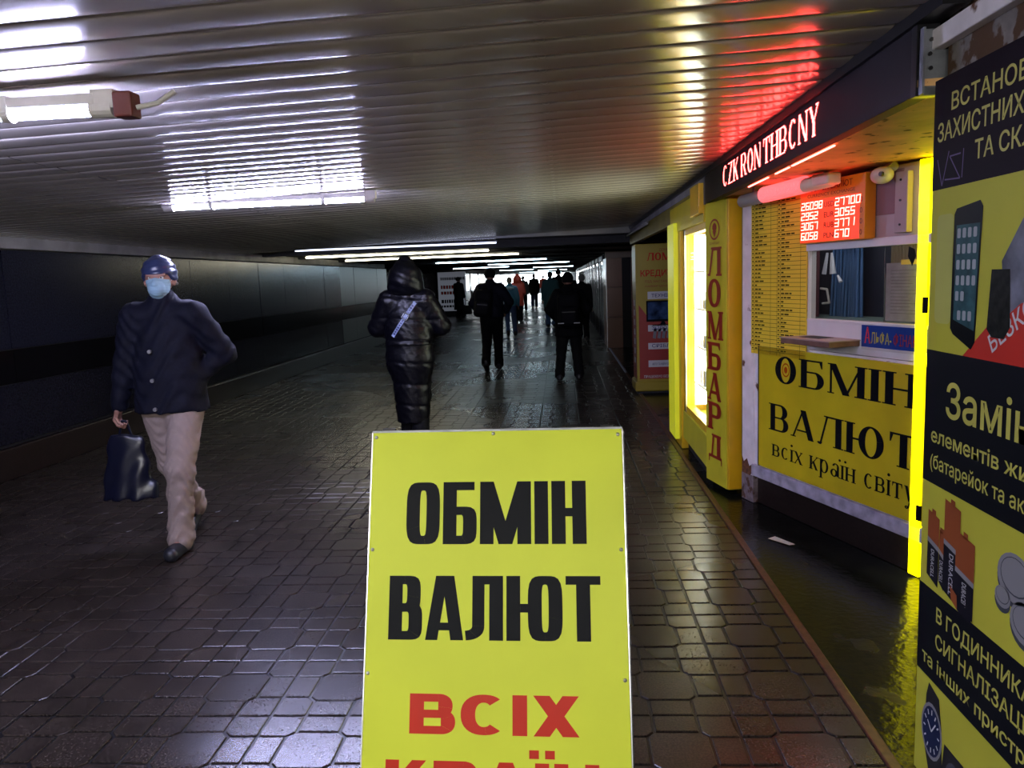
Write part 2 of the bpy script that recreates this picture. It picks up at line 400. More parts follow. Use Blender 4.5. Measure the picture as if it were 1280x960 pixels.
def ik(a, b, l1, l2, hint):
    a = np.array(a, float); b = np.array(b, float); d = b-a; L = min(np.linalg.norm(d), (l1+l2)*.998); u = d/np.linalg.norm(d)
    x = (l1*l1-l2*l2+L*L)/(2*L); hgt = math.sqrt(max(l1*l1-x*x, 1e-6)); hv = np.array(hint, float); hv -= hv@u*u; hv /= np.linalg.norm(hv)
    return a+u*x+hv*hgt, a+u*L
def person(label, loc, rot, H=1.75, feet=((-.1, 0, .09), (.1, 0, .09)), hands=((-.25, .03, .85), (.25, .03, .85)), toes=(0, 0),
           top=None, bottom=None, shoe=None, hem=.85, bulk=1.0, quilt=0, wrinkle=.003, headwear=None, hairmat=None, res=.02, face=False,
           skirt=None, fingers=None, ehint=((-.3, -1, 0), (.3, -1, 0)), group=None, lean=0.0, collar=True, hood=None, belt=None, headturn=0, handmask=(1, 1), sleeve=1.0, hips=0):
    T = thing('person', label, 'person', loc, rot, group); s = H/1.75
    A = lambda v: np.array(v, float)*s
    hip = [A((-.09, -.0, .92)), A((.09, 0, .92))]; sh = [A((-.175, lean, 1.42)), A((.175, lean, 1.42))]
    knees = []; anks = []; elb = []; wr = []
    for i in (0, 1):
        k, a = ik(hip[i], A(feet[i]), .43*s, .42*s, (0, 1, 0)); knees.append(k); anks.append(a)
        e, h_ = ik(sh[i], A(hands[i]), .29*s, .26*s, ehint[i]); elb.append(e); wr.append(h_)
    hc = A((0, lean*1.3+.015, 1.635))
    # body: one continuous skin figure under the clothes
    b = [('c', A((0, 0, .95)), A((0, lean*.5, 1.15)), .105*s, .10*s, .75), ('c', A((0, lean*.5, 1.15)), A((0, lean, 1.33)), .11*s, .12*s, .72),
         ('c', sh[0]*.85+A((0, 0, 1.42))*.15, sh[1]*.85+A((0, 0, 1.42))*.15, .05*s, .05*s), ('c', A((0, lean, 1.4)), hc-A((0, .01, .04)), .055*s, .05*s)]
    for i in (0, 1):
        b += [('c', hip[i], knees[i], .07*s, .05*s), ('c', knees[i], anks[i], .048*s, .035*s), ('c', anks[i], anks[i]+A((0, .12, -.04)), .035*s, .025*s),
              ('c', sh[i], elb[i], .045*s, .036*s), ('c', elb[i], wr[i], .036*s, .025*s)]
        if not (fingers and fingers[i]):
            dirn = (wr[i]-elb[i])/np.linalg.norm(wr[i]-elb[i])
            b += [('c', wr[i], wr[i]+dirn*.09*s, .028*s, .024*s), ('c', wr[i]+dirn*.09*s, wr[i]+dirn*.15*s+A((0, .02, 0)), .022*s, .012*s)]
    ct, st_ = cos(headturn), sin(headturn)
    def hd(x, y, z): return hc+s*np.array((x*ct-y*st_, x*st_+y*ct, z))
    head = [('e', hd(0, -.01, .015), A((.076, .094, .10))), ('e', hd(0, .03, -.045), A((.056, .062, .075))),
            ('c', hd(0, .082, .0), hd(0, .103, -.03), .009*s, .016*s), ('e', hd(-.078, -.01, -.01), A((.012, .022, .033))), ('e', hd(.078, -.01, -.01), A((.012, .022, .033))),
            ('c', hd(-.045, .074, .025), hd(.045, .074, .025), .011*s, .011*s), ('c', hd(-.02, .083, -.062), hd(.02, .083, -.062), .009*s, .009*s)]
    f1 = field(b, .03*s); lo, hi = bounds(b); parts = [(f1, lo, hi, max(res, .012))]
    fh = field(head, .012*s if face else .02*s); lo, hi = bounds(head, .02); parts.append((fh, lo, hi, .006 if face else max(.012, res*.6)))
    for i in (0, 1):
        if fingers and fingers[i]:
            fp, lo, hi = fingers[i](wr[i], elb[i], s); parts.append((fp, lo, hi, .0035))
    smesh('body', parts, SKIN, T)
    if face:
        for sx in (-1, 1):
            e = MB().ball(hd(sx*.031, .070, .008), .0125*s, 12, 8).build('eye', pm('eye_white', (.6, .58, .55), .2), T, True)
            MB().ball(hd(sx*.031, .0800, .008), .0052*s, 8, 6).build('iris', pm('dark_iris', (.02, .012, .008), .15), e, True)
    # trousers
    if bottom:
        t = [('c', A((0, -.005, .97)), A((0, -.005, .90)), .14*s, .15*s, .72)]
        for i in (0, 1): t += [('c', hip[i], knees[i], .097*s*bulk, .072*s*bulk), ('c', knees[i], anks[i]+A((0, 0, -.01)), .07*s*bulk, .062*s*bulk), ('c', anks[i]+A((0, 0, .05)), anks[i]+A((0, .02, .0)), .06*s*bulk, .064*s*bulk)]
        ft = field(t, .03*s); fl = [float(a[2])-.035*s for a in anks]
        def ftw(p, ft=ft):
            d = ft(p); w_ = wrinkle*(np.sin(p[:, 2]*75+8*np.sin(p[:, 0]*22)+5*np.sin(p[:, 1]*17))+.7*np.sin(p[:, 2]*41+p[:, 0]*60))
            return d+w_*np.clip((1.0*s-p[:, 2])*2, .3, 1)
        lo, hi = bounds(t, .03); smesh('trousers', [(ftw, lo, hi, res)], bottom, T)
    for i in (0, 1):
        a = anks[i]; lift = a[2]-.09*s
        tz = toes[i]; q = [('c', a+A((0, -.03, -.05)), a+A((0, -.02, .03)), .05*s, .054*s), ('c', a+A((0, -.045, -.05)), a+A((0, .175*cos(tz), -.05-.175*sin(tz))), .048*s, .044*s)]
        f = field(q, .03*s)
        def fs(p, f=f, a=a, tz=tz):
            return np.maximum(f(p), -(p[:, 2]-(a[2]-.088*s)+(p[:, 1]-a[1])*math.tan(tz)*.9))
        lo, hi = bounds(q, .02); o = smesh('shoe', [(fs, lo, hi, max(.008, res*.5))], shoe or pm('dark_shoe_leather', (.012, .012, .015), .35), T)
    # jacket or coat
    B = bulk
    j = [('c', A((0, 0, hem-.06)), A((0, lean*.4, 1.12)), (.168 if skirt is None else skirt)*s*B, .165*s*B, .66), ('c', A((0, lean*.4, 1.12)), A((0, lean, 1.25)), .165*s*B, .168*s*B, .64),
         ('c', sh[0]*.82+A((0, 0, 1.405))*.18, sh[1]*.82+A((0, 0, 1.405))*.18, .076*s*B**.5, .076*s*B**.5)]
    if skirt is None:
        for sg in (-1, 1): j.append(('c', A((sg*.075, 0, hem-.12)), A((sg*.06, 0, 1.05)), .128*s*B, .115*s*B))
    if hips: j.append(('c', A((0, 0, .86)), A((0, 0, .98)), hips*s*B, hips*.9*s*B, .66))
    for sg in (-1, 1): j.append(('c', A((sg*.05, lean*1.1, 1.47)), A((sg*.15, lean, 1.425)), .045*s, .05*s))
    if collar: j.append(('c', A((0, lean*1.1, 1.42)), A((0, lean*1.2+.005, 1.525)), .08*s, .074*s))
    ja = []
    for i in (0, 1):
        ja += [('c', sh[i], elb[i], .073*s*B*sleeve, .064*s*B*sleeve), ('c', elb[i], wr[i]*.93+elb[i]*.07, .062*s*B*sleeve, .046*s*B)]
    fj0 = field(j, .05*s); fa0 = field(ja, .02*s); j = j+ja
    def fjw(p, zc=hem*s):
        d = smin(np.maximum(fj0(p), zc-p[:, 2]), fa0(p), .03*s)
        if quilt:
            inner = np.abs(np.sin(pi*p[:, 2]/quilt+.25*np.sin(p[:, 0]*7))); d = d-.009*np.minimum(1, inner*3)+.006
            d = d+.0022*np.sin(p[:, 0]*55+7*np.sin(p[:, 2]*16))*(1-inner*.5)
        d = d+wrinkle*.9*(np.sin(p[:, 2]*60+7*np.sin(p[:, 0]*15)+6*p[:, 1]*8)*.8+.6*np.sin(p[:, 0]*55+p[:, 2]*33))
        return d
    lo, hi = bounds(j, .04); J = smesh('coat' if hem < .7 else 'jacket', [(fjw, lo, hi, res)], top, T)
    if headwear == 'hair' or headwear == 'cap' or headwear == 'beanie':
        gr = {'hair': .012, 'cap': .016, 'beanie': .018}[headwear]
        q = [('e', hd(0, -.018, .028), A((.08+gr, .098+gr, .097+gr)))]
        f = field(q, .01)
        def fc(p, f=f, c=hc):
            d = f(p); l = (p-c)/s; fy = l[:, 1]*ct-l[:, 0]*st_
            lim = np.where(fy > .02, .036, np.where(fy > -.02, -.02 if headwear != 'cap' else -.005, -.05))
            lim = np.interp(fy, [-.12, -.05, .0, .05, .12], [-.07, -.06, -.02, .035, .04] if headwear == 'hair' else [-.03, -.035, -.02, .026, .03])
            d2 = np.maximum(d, (lim-l[:, 2])*s)
            if headwear == 'cap': d2 = d2+.0025*np.sin(l[:, 2]*160+3*l[:, 0]*8)
            return d2
        lo, hi = bounds(q, .02); smesh('hair' if headwear == 'hair' else 'hat', [(fc, lo, hi, .006 if face else max(.012, res*.6))], hairmat, T)
    if hood:
        q = [('e', hd(0, -.03, -.01), A((.165, .17, .17))), ('c', hd(0, -.05, .05), hd(0, -.03, .145), .115*s, .07*s), ('c', hd(-.10, .0, -.12), hd(.10, .0, -.12), .07*s, .07*s), ('c', hd(-.1, -.06, -.09), hd(.1, -.06, -.09), .065*s, .065*s)]
        f = field(q, .05*s)
        def fo(p, f=f): return np.maximum(f(p), -ell(p, hd(0, .12, -.01), A((.085, .12, .12))))+.003*np.sin(p[:, 2]*70+p[:, 0]*30)
        lo, hi = bounds(q, .03); smesh('hood', [(fo, lo, hi, res)], hood, T)
    return T, dict(hd=hd, A=A, wr=wr, elb=elb, sh=sh, s=s, fh=fh, hc=hc, fj=fjw)
def backpack(label, loc, rot, mat, sc=1.0, tilt=0, cat='backpack', trim=None):
    T = thing('backpack', label, cat, loc, rot)
    q = [('b', (0, 0, 0), (.155*sc, .085*sc, .24*sc), .07*sc), ('b', (0, -.08*sc, -.07*sc), (.12*sc, .05*sc, .13*sc), .045*sc)]
    f = field(q, .02); smesh('bag_body', [(f, (-.2*sc, -.17*sc, -.3*sc), (.2*sc, .15*sc, .3*sc), .016)], mat, T)
    MB().path([(-.04*sc, .03*sc, .235*sc), (-.03*sc, .03*sc, .28*sc), (.03*sc, .03*sc, .28*sc), (.04*sc, .03*sc, .235*sc)], .009*sc).build('handle', mat, T)
    for sx in (-1, 1):
        MB().path([(sx*.10*sc, .07*sc, .2*sc), (sx*.12*sc, .15*sc, .26*sc), (sx*.13*sc, .20*sc, .23*sc)], .018*sc).build('strap', mat, T)
    MB().box(-.09*sc, -.131*sc, -.02*sc, .09*sc, -.126*sc, -.012*sc).build('zip', trim or BLKMET, T)
    if tilt: T.rotation_euler = (0, tilt, rot)
    return T

# ================================================================== THE PASSAGE
XL, XR = -5.0, 1.06
def zc(x): return 2.33+.03*(x-1.06)          # underside of the slatted ceiling sags towards the left wall
# ---- floor
floor = sempty('floor')
box('joint_bed', XL-2.5, -8, -.05, 1.005, 90, -.006, GROUT, floor)
PAV = paver_mat('grey_concrete_paver', (.024, .018, .0145), .20, .36)
PB = .43
def chamf_oct(hx, hy, c): return [(-hx+c, -hy), (hx-c, -hy), (hx, -hy+c), (hx, hy-c), (hx-c, hy), (-hx+c, hy), (-hx, hy-c), (-hx, -hy+c)]
def stone(poly, g=.007):
    # top face slightly inset with a soft arris, sides down into the joint
    cx = sum(p[0] for p in poly)/len(poly); cy = sum(p[1] for p in poly)/len(poly); n = len(poly)
    def off(d):
        out = []
        for i in range(n):
            p0, p1, p2 = Vector(poly[i-1]), Vector(poly[i]), Vector(poly[(i+1) % n])
            e1 = (p1-p0).normalized(); e2 = (p2-p1).normalized(); n1 = Vector((-e1.y, e1.x)); n2 = Vector((-e2.y, e2.x))
            k = (n1+n2); k = k/max(k.dot(n1), .3); out.append((p1.x+k.x*d, p1.y+k.y*d))
        return out
    a, b_, c = off(g*.75), off(g*.8), off(g*1.2)
    vs = [(x, y, -.012) for x, y in a]+[(x, y, -.0025) for x, y in b_]+[(x, y, 0) for x, y in c]
    fs = [tuple(range(2*n, 3*n))]
    for r in (0, 1): fs += [(r*n+i, r*n+(i+1) % n, (r+1)*n+(i+1) % n, (r+1)*n+i) for i in range(n)]
    return vs, fs
OH, OC, q = .108, .028, PB/2
inn = OH-OC          # half width of the flat sides of the octagon
shapes = [('octagonal_stone', (0, 0), chamf_oct(OH, OH, OC))]
for sx in (-1, 1):
    shapes.append(('square_stone', (sx*(OH+q)/2, 0), [(-(q-OH)/2, -inn), ((q-OH)/2, -inn), ((q-OH)/2, inn), (-(q-OH)/2, inn)]))
    shapes.append(('rectangular_stone', (0, sx*(OH+q)/2), [(-inn, -(q-OH)/2), (inn, -(q-OH)/2), (inn, (q-OH)/2), (-inn, (q-OH)/2)]))
    for sy in (-1, 1):
        p = [(inn, OH), (OH, inn), (q, inn), (q, q), (inn, q)]; p = [(sx*a, sy*b_) for a, b_ in p]
        if sx*sy < 0: p = p[::-1]
        c0 = (sx*.16, sy*.16); shapes.append(('corner_stone', c0, [(a-c0[0], b_-c0[1]) for a, b_ in p]))
meshes = []
for nm, c, poly in shapes:
    vs, fs = stone(poly); me = bpy.data.meshes.new(nm); me.from_pydata(vs, [], fs); me.materials.append(PAV); meshes.append((me, vs, fs))
cells = []
for iy in range(-3, 200):
    cy = 2.493+PB*iy
    if cy > 85: break
    for ix in range(-14, 2):
        cx = .79+PB*(ix-1) if True else 0
        if cx+q < XL-.3 or cx > .8: continue
        for k, (nm, c, poly) in enumerate(shapes):
            x, y = cx+c[0], cy+c[1]
            if x < XL-.05 and y < 22: continue
            cells.append((math.hypot(x+.0, y), x, y, k))
cells.sort()
cnt = {}; farm = MB(); nearm = 0
for d, x, y, k in cells:
    nm = shapes[k][0]
    dv = Vector((x, y, -1.6)); vz = dv.dot(fw); vis = vz > .3 and abs(dv.dot(rr)/vz) < .70 and abs(dv.dot(uu)/vz) < .53
    hz = random.uniform(-.0012, .0012); tx, ty = random.gauss(0, .0032), random.gauss(0, .0032)
    if vis and cnt.get(nm, 0) < 290 and d < 9:
        cnt[nm] = cnt.get(nm, 0)+1
        o = bpy.data.objects.new(nm, meshes[k][0]); COL.objects.link(o); o.parent = floor
        o.location = (x, y, hz); o.rotation_euler = (tx, ty, 0)
    elif y < 34 or nm == 'octagonal_stone':
        me, vs, fs = meshes[k]
        if y > 14: # only tops far away
            n = len(vs)//3; farm.add([(a+x, b_+y, hz-tx*0+b_*tx-a*ty) for a, b_, c_ in vs[2*n:]], [tuple(range(n))])
        else: farm.add([(a+x, b_+y, c_+hz+b_*tx-a*ty) for a, b_, c_ in vs], fs)
    else:
        me, vs, fs = meshes[k]; n = len(vs)//3; farm.add([(a+x, b_+y, hz+b_*tx-a*ty) for a, b_, c_ in vs[2*n:]], [tuple(range(n))])
tag(farm.build('paving', PAV, floor), kind='stuff')
box('kerb', 1.005, -8, -.05, 1.045, 13, .004, KERB, floor, bevel=.004)
box('wet_strip', 1.045, -8, -.05, 4.2, 17.6, -.004, WETF, floor)
box('far_strip', 1.045, 17.6, -.05, 4.2, 90, -.004, WETF, floor)

# ---- slatted ceiling
ceil = sempty('ceiling')
def slat_mesh(x0, x1, wd=.17):
    me = bpy.data.meshes.new('ceiling_slat'); prof = [(-wd/2+.002, .014), (-wd/2+.003, .003)]
    for i in range(9):
        t = -1+2*i/8; prof.append((t*(wd/2-.008), -.0022*(1-t*t)+.0012*(1 if abs(t) > .9 else 0)))
    prof += [(wd/2-.003, .003), (wd/2-.002, .014)]
    n = len(prof); L_ = x1-x0; vs = [(-L_/2, a, b_) for a, b_ in prof]+[(L_/2, a, b_) for a, b_ in prof]
    fs = [(i, n+i, n+i+1, i+1) for i in range(n-1)]
    me.from_pydata(vs, [], fs); me.materials.append(SLAT); me.polygons.foreach_set('use_smooth', [True]*len(fs)); return me
segs = [(-5.05, -2.452), (-2.448, 1.08)]
sms = [slat_mesh(a, b_) for a, b_ in segs]
yy = -2.6; slope = math.atan(.03)
while yy < 12.15:
    for (a, b_), me in zip(segs, sms):
        xm = (a+b_)/2; o = bpy.data.objects.new('ceiling_slat', me); COL.objects.link(o); o.parent = ceil
        o.location = (xm, yy, zc(xm)); o.rotation_euler = (random.gauss(0, .0025), -slope+random.gauss(0, .0004), random.gauss(0, .0006))
    yy += .1707
box('slab_above', XL-.1, -8, 2.40, 3.9, 12.3, 2.5, DARK, ceil)
MB().box(XL-.1, -8, 2.17, 3.9, -2.7, 2.3).build('rear_ceiling', GREYP, ceil)
# lower ceiling beyond the slats
RECM = pm('grey_ceiling_panel', (.03, .03, .033), .5, metal=.0, spec=.12, noise=(2, .3))
ys = [12.9, 14.7, 17.4, 20.1, 22.8, 25.5, 28.2, 30.9, 33.6, 36.3, 39, 44, 50, 56, 62, 70, 80, 90]
for a, b_ in zip(ys[:-1], ys[1:]):
    MB().box(XL-2.6, a+.16, 2.17, 3.9, b_, 2.24).build('ceiling_panel', RECM, ceil)
    MB().box(XL-2.6, a, 2.125, 3.9, a+.155, 2.24).build('ceiling_beam', RECM, ceil)
box('step_face', XL-.1, 12.25, 2.24, 3.9, 12.95, 2.36, GREYP, ceil)

# ---- left wall
wl = sempty('wall_left')
box('backing', XL-.15, -8, 0, XL-.02, 22, 2.4, DARK, wl)
y = -7.6; pw = 1.2; i = 0
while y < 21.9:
    light = 16.4 < y < 22  # paler stretch: a reflection on the wall put into the stone colour
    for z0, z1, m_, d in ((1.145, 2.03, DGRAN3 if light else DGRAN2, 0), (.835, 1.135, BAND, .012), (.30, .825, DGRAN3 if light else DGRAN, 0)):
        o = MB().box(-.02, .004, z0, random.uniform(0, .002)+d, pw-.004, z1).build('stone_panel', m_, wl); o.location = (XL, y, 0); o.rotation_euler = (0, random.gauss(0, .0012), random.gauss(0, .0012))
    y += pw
struct(box('baseboard_left', XL, -8, 0, XL+.07, 22, .28, PLINTH, None, bevel=.01))
tag(bpy.data.objects['baseboard_left'], kind='structure')
struct(box('trim_1', XL-.02, -8, 2.045, XL+.05, 22, 2.165, PALE, None, bevel=.006), None)
# recess beyond the wall's end
struct(box('wall_far_left', XL-2.6, 21.9, 0, XL-2.5, 90, 2.2, DGRAN2))
struct(box('wall_left_return', XL-2.6, 21.9, 0, XL, 22.0, 2.2, DGRAN2))
# end, rear and right walls
struct(box('wall_end', XL-2.6, 88, 0, 3.9, 88.2, 2.6, pm('white_tiled_end_wall', (.7, .72, .75), .5)))
struct(box('wall_rear', XL-.1, -8.1, 0, 3.9, -8, 2.5, PALE))
struct(box('wall_right', 3.8, -8, 0, 3.9, 90, 2.5, DARK))

# ---- tube lights
def tube_light(label, x0, x1, y, z, mat, detail=True, group=None, cap_r=.02, cat='lamp'):
    T = thing('tube_light', label, cat, ((x0+x1)/2, y, z), 0, group); L_ = x1-x0
    if detail: MB().box(-L_/2, -.024, .012, L_/2, .024, .045).build('housing', PLASTW, T, bevel=.004)
    else: MB().box(-L_/2, -.016, .012, L_/2, .016, .03).build('housing', GREYP, T)
    MB().tube((-L_/2+.02, 0, 0), (L_/2-.02, 0, 0), .019 if detail else .014, n=14).build('glowing_tube', mat, T, True)
    if detail:
        for sx in (-1, 1):
            e = MB().tube((sx*(L_/2-.02), 0, 0), (sx*(L_/2+.05), 0, 0), .026, n=14).box(min(sx*(L_/2-.01), sx*(L_/2+.06)), -.022, .0, max(sx*(L_/2-.01), sx*(L_/2+.06)), .022, .055).build('end_cap', PLASTW, T)
        for k in (-.29, .28):
            m_ = MB()
            for a in range(8):
                t0, t1 = pi*a/8, pi*(a+1)/8
                m_.add([(k*L_-.014, .026*cos(t0), -.026*sin(t0)), (k*L_+.014, .026*cos(t0), -.026*sin(t0)), (k*L_+.014, .026*cos(t1), -.026*sin(t1)), (k*L_-.014, .026*cos(t1), -.026*sin(t1))], [(0, 1, 2, 3)])
            m_.box(k*L_-.014, -.027, 0, k*L_+.014, .027, .05); m_.build('clip', PLASTW, T)
        if detail == 2:
            MB().box(L_/2+.06, -.03, -.03, L_/2+.12, .03, .045).build('junction_box', pm('red_brown_plastic', (.12, .02, .015), .5), T, bevel=.006)
            MB().path([(L_/2+.12, 0, .0), (L_/2+.18, .02, .015), (L_/2+.23, .03, .05)], .008).build('cable', PLASTW, T)
    return T
tube_light('white fluorescent tube light with exposed white end cap and cable at upper left', -2.72, -1.40, 2.41, zc(-2)-.075, TUBEM, 2)
tube_light('long white fluorescent tube light over the walking man, second from the camera', -2.74, -1.33, 5.5, zc(-2)-.045, TUBEM, 1)
tube_light('tube light close under the step where the slatted ceiling ends', -4.3, -1.0, 12.6, 2.19, pm('lit_step_tube', (1, 1, 1), .4, emit=1.1, ecol=(.7, .76, 1.0)), 0)
for k, (x0, x1, y) in enumerate([(-4.75, -1.3, 14.5), (-4.75, -.9, 17.2), (-3.6, -.4, 22.6), (-2.6, .3, 28), (-4.6, -2.2, 33.5), (-1.4, .6, 39), (-3.6, -1.6, 46), (-1.6, .4, 54), (-3.4, -.8, 64), (-2.6, 0, 76)]):
    lab = ['warm lit tube light at the left wall, nearer of the two bright ones', 'warm lit tube light at the left wall, farther of the two bright ones', 'pale tube light behind the two warm ones on the low ceiling'][k] if k < 3 else 'lit tube light on the low ceiling far down the passage'
    tube_light(lab, x0, x1, y, 2.145, WARMM if k < 2 else FARM, 0, None if k < 3 else 'far ceiling tubes')
for k, (x, y) in enumerate([(-1.6, -.9), (-1.6, -4.2), (.2, -1.9)]):
    tube_light('tube light on the ceiling behind the photographer', x-.7, x+.7, y, 2.13, REARM, 1, 'tubes behind the photographer')

# ================================================================== RIGHT SIDE
# ---- fascia along the ceiling edge
fas = sempty('trim_2')
box('fascia_board', 1.06, 6.25, 2.06, 1.12, 12.3, 2.23, pm('dull_yellow_fascia', (.25, .2, .03), .5, noise=(4, .2)), fas, bevel=.004)
box('dark_top_edge', 1.045, 2.3, 2.292, 1.12, 12.3, 2.335, BLKMET, fas)
box('pale_upper_strip', 1.062, 6.0, 2.232, 1.11, 12.3, 2.29, PALE, fas)
MB().tube((1.02, 9.5, 2.20), (1.02, 12.4, 2.20), .02, n=10).build('conduit', PALE, fas, True)
# ---- pawnshop (lombard) kiosk
LK = thing('pawnshop_kiosk', 'yellow pawnshop kiosk with glowing showcase window between two yellow posts', 'kiosk', (0, 0, 0))
box('back_body', 1.30, 5.98, 0, 2.6, 7.75, 2.06, YEL2, LK)
box('lower_panel', 1.075, 5.96, .10, 1.30, 7.2, .36, YELB, LK, bevel=.01)
box('plinth', 1.12, 5.98, 0, 1.30, 7.6, .10, DARK, LK)
wf = MB().box(1.085, 5.9, .36, 1.16, 5.97, 1.97).box(1.085, 7.06, .36, 1.16, 7.16, 1.97).box(1.085, 5.9, .36, 1.16, 7.16, .42).box(1.085, 5.9, 1.92, 1.16, 7.16, 1.99).build('showcase_frame', ORY, LK, bevel=.004)
box('metal_strip', 1.080, 7.03, .36, 1.092, 7.055, 1.97, SILV, wf)
for z in (.62, .95, 1.28, 1.6): box('shelf', 1.17, 5.95, z, 1.292, 7.08, z+.012, WFRAME, LK)
box('lit_back', 1.28, 5.97, .42, 1.297, 7.06, 1.93, pm('lit_showcase_back', (1, 1, 1), .5, emit=3.6, ecol=(.9, 1.0, .82)), LK)
for yv in (6.05, 6.98): MB().tube((1.255, yv, .44), (1.255, yv, 1.91), .012, n=8).build('showcase_lamp', WHITEL, LK)
for z in (.632, .962, 1.292):
    for k in range(6): box('goods', 1.19, 6.06+.16*k, z, 1.24, 6.12+.16*k, z+random.uniform(.05, .16), pm('goods_%d' % (k % 3), [(.4, .35, .2), (.1, .1, .12), (.5, .5, .5)][k % 3], .3), LK)
box('inner_side', 1.17, 7.062, .42, 1.29, 7.075, 1.93, pm('white_showcase_side', (.8, .82, .78), .5), LK)
box('inner_side', 1.165, 7.056, .42, 1.172, 7.06, 1.93, pm('white_showcase_side', (0, 0, 0)), LK)
box('showcase_glass', 1.098, 5.97, .42, 1.102, 7.06, 1.92, GLASS, LK)
yp = MB().box(1.06, 7.16, .0, 1.30, 7.62, 2.06).build('side_wall', ORY, LK, bevel=.005)
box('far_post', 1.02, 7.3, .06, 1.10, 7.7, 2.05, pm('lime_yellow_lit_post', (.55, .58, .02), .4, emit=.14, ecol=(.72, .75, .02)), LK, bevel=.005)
box('header', 1.055, 5.98, 1.97, 1.30, 7.75, 2.2, YEL2, LK, bevel=.004)
box('roof_edge', 1.02, 5.97, 2.03, 1.06, 6.35, 2.25, ORY, LK, bevel=.004)
# the letter post of the pawnshop
L0 = Vector((1.064, 5.947, 0)); le = Vector((1.148-1.064, 5.605-5.947, 0)).normalized()
ML = frame((L0.x, L0.y, 0), le, (0, 0, 1))
LP = thing('pawnshop_sign_post', 'tall yellow post sign with dark red vertical letters ЛОМБАРД and round emblem', 'sign', mat=ML)
MB().prism([(0, 0), (.345, 0), (.37, -.12), (.345, -.22), (0, -.1)], 0, 1).v
pz = MB(); 
for (a, b_) in [(0, 0)]:
    prof = [(0, 0), (.345, 0), (.372, -.03), (.372, -.16), (0, -.1)]
    vs = [(x, zb, yb) for zb in (.035, 2.12) for x, yb in prof]; n = 5
    pz.add(vs, [tuple(range(n)), tuple(range(2*n-1, n-1, -1))]+[(i, n+i, n+(i+1) % n, (i+1) % n) for i in range(n)])
pz.build('post_body', YELB, LP, bevel=.004)
box('side_face', .352, .04, -.15, .382, 2.1, -.0, ORY, LP, bevel=.004)
for ch, zb in zip('ЛОМБАРД', [1.57, 1.345, 1.11, .885, .66, .44, .225]):
    st = dict(SLAB); 
    letters(ch, st, .055, zb+.0, .21 if ch != 'М' else .235, .205 if ch != 'Д' else .18, DRED, LP, z=.004)
mbk = MB()
for p in band(.165, 1.90, .085, .075, .016, .014, 0, 360, 2, 28): mbk.flat(p[::-1] if False else p, .004)
mbk.build('emblem_ring', DRED, LP)
m_ = MB()
for p in band(.165, 1.915, .035, .03, .035, .03, 0, 360, 2, 14): m_.flat(p, .004)
m_.flat([(.135, 1.89), (.165, 1.84), (.195, 1.89)], .0042); m_.flat([(.16, 1.86), (.17, 1.86), (.17, 1.95), (.16, 1.95)], .0045); m_.build('emblem', DRED, LP)
ptext('ДОНКРЕДИТ', .165, 1.795, .016, DRED, LP, w_=.17, align='C', z=.004)

# ---- angled exchange kiosk
ke = Vector((.330, -.944, 0)); MK = frame((1.263, 5.452, 0), ke, (0, 0, 1))
EK = thing('exchange_kiosk', 'angled currency exchange kiosk with white frame, service window and dark plinth', 'kiosk', mat=MK)
box('corner_post', -.075, .0, -.08, .065, 2.10, .0, WPAINT, EK, bevel=.004)
box('rusted_foot', -.077, .0, -.082, .067, .19, .002, pm('rusty_post_foot', (.20, .16, .17), .75, noise=(20, .5), stain=(12, .5, (.09, .04, .02), .9)), EK)
MB().flat([(-.072, .19), (.03, .185), (.062, .22), (.055, .27), (.02, .25), (-.01, .30), (-.05, .27), (-.072, .31)], .0025).build('rust_patch', pm('rust_patch_brown', (.13, .05, .02), .9, noise=(40, .5)), EK)
box('dark_gap_panel', -.10, .0, -.12, -.076, 2.10, -.03, DARK, EK)
box('post_pipe', -.104, .3, -.03, -.092, 2.05, -.015, STEEL, EK)
box('plinth', .05, 0, -.10, 2.6, .2, -.035, PLINTH, EK)
box('sill', .055, .195, -.06, 2.6, .275, .012, pm('scuffed_metal_sill', (.42, .40, .50), .45, noise=(14, .35), bump=(30, .3)), EK, bevel=.006)
box('lower_wall', .065, .27, -.06, 2.6, 1.11, -.012, WPAINT, EK)
box('left_wall', .065, 1.11, -.06, .635, 2.10, -.012, WPAINT, EK)
up = box('upper_wall', .635, 1.735, -.06, 2.6, 2.10, -.012, pm('pinkish_grey_panel', (.42, .36, .40), .5, noise=(3, .1)), EK)
box('mauve_board', 1.15, 1.86, -.011, 1.38, 2.08, -.006, pm('mauve_board', (.25, .15, .18), .6), EK)
wn = MB().box(.635, 1.7, -.05, 2.6, 1.745, .012).box(.635, 1.285, -.05, 2.6, 1.30, .004).box(.64, 1.30, -.05, .65, 1.7, .002).box(2.1, 1.3, -.05, 2.14, 1.7, .004).build('window_frame', WFRAME, EK, bevel=.003)
box('counter_panel', .635, 1.115, -.05, 2.6, 1.285, .0, WFRAME, EK, bevel=.003)
box('window_glass', .652, 1.30, -.022, 2.1, 1.7, -.017, GLASS, EK)
cdt = MB().box(1.36, 1.76, -.01, 1.445, 2.06, .025).build('cable_duct', pm('grey_pink_duct', (.4, .33, .36), .5), EK, bevel=.004)
for z in (1.80, 1.92, 2.02): MB().tube((1.40, z, .025), (1.40, z, .03), .006, n=6).build('screw', BLKMET, cdt)
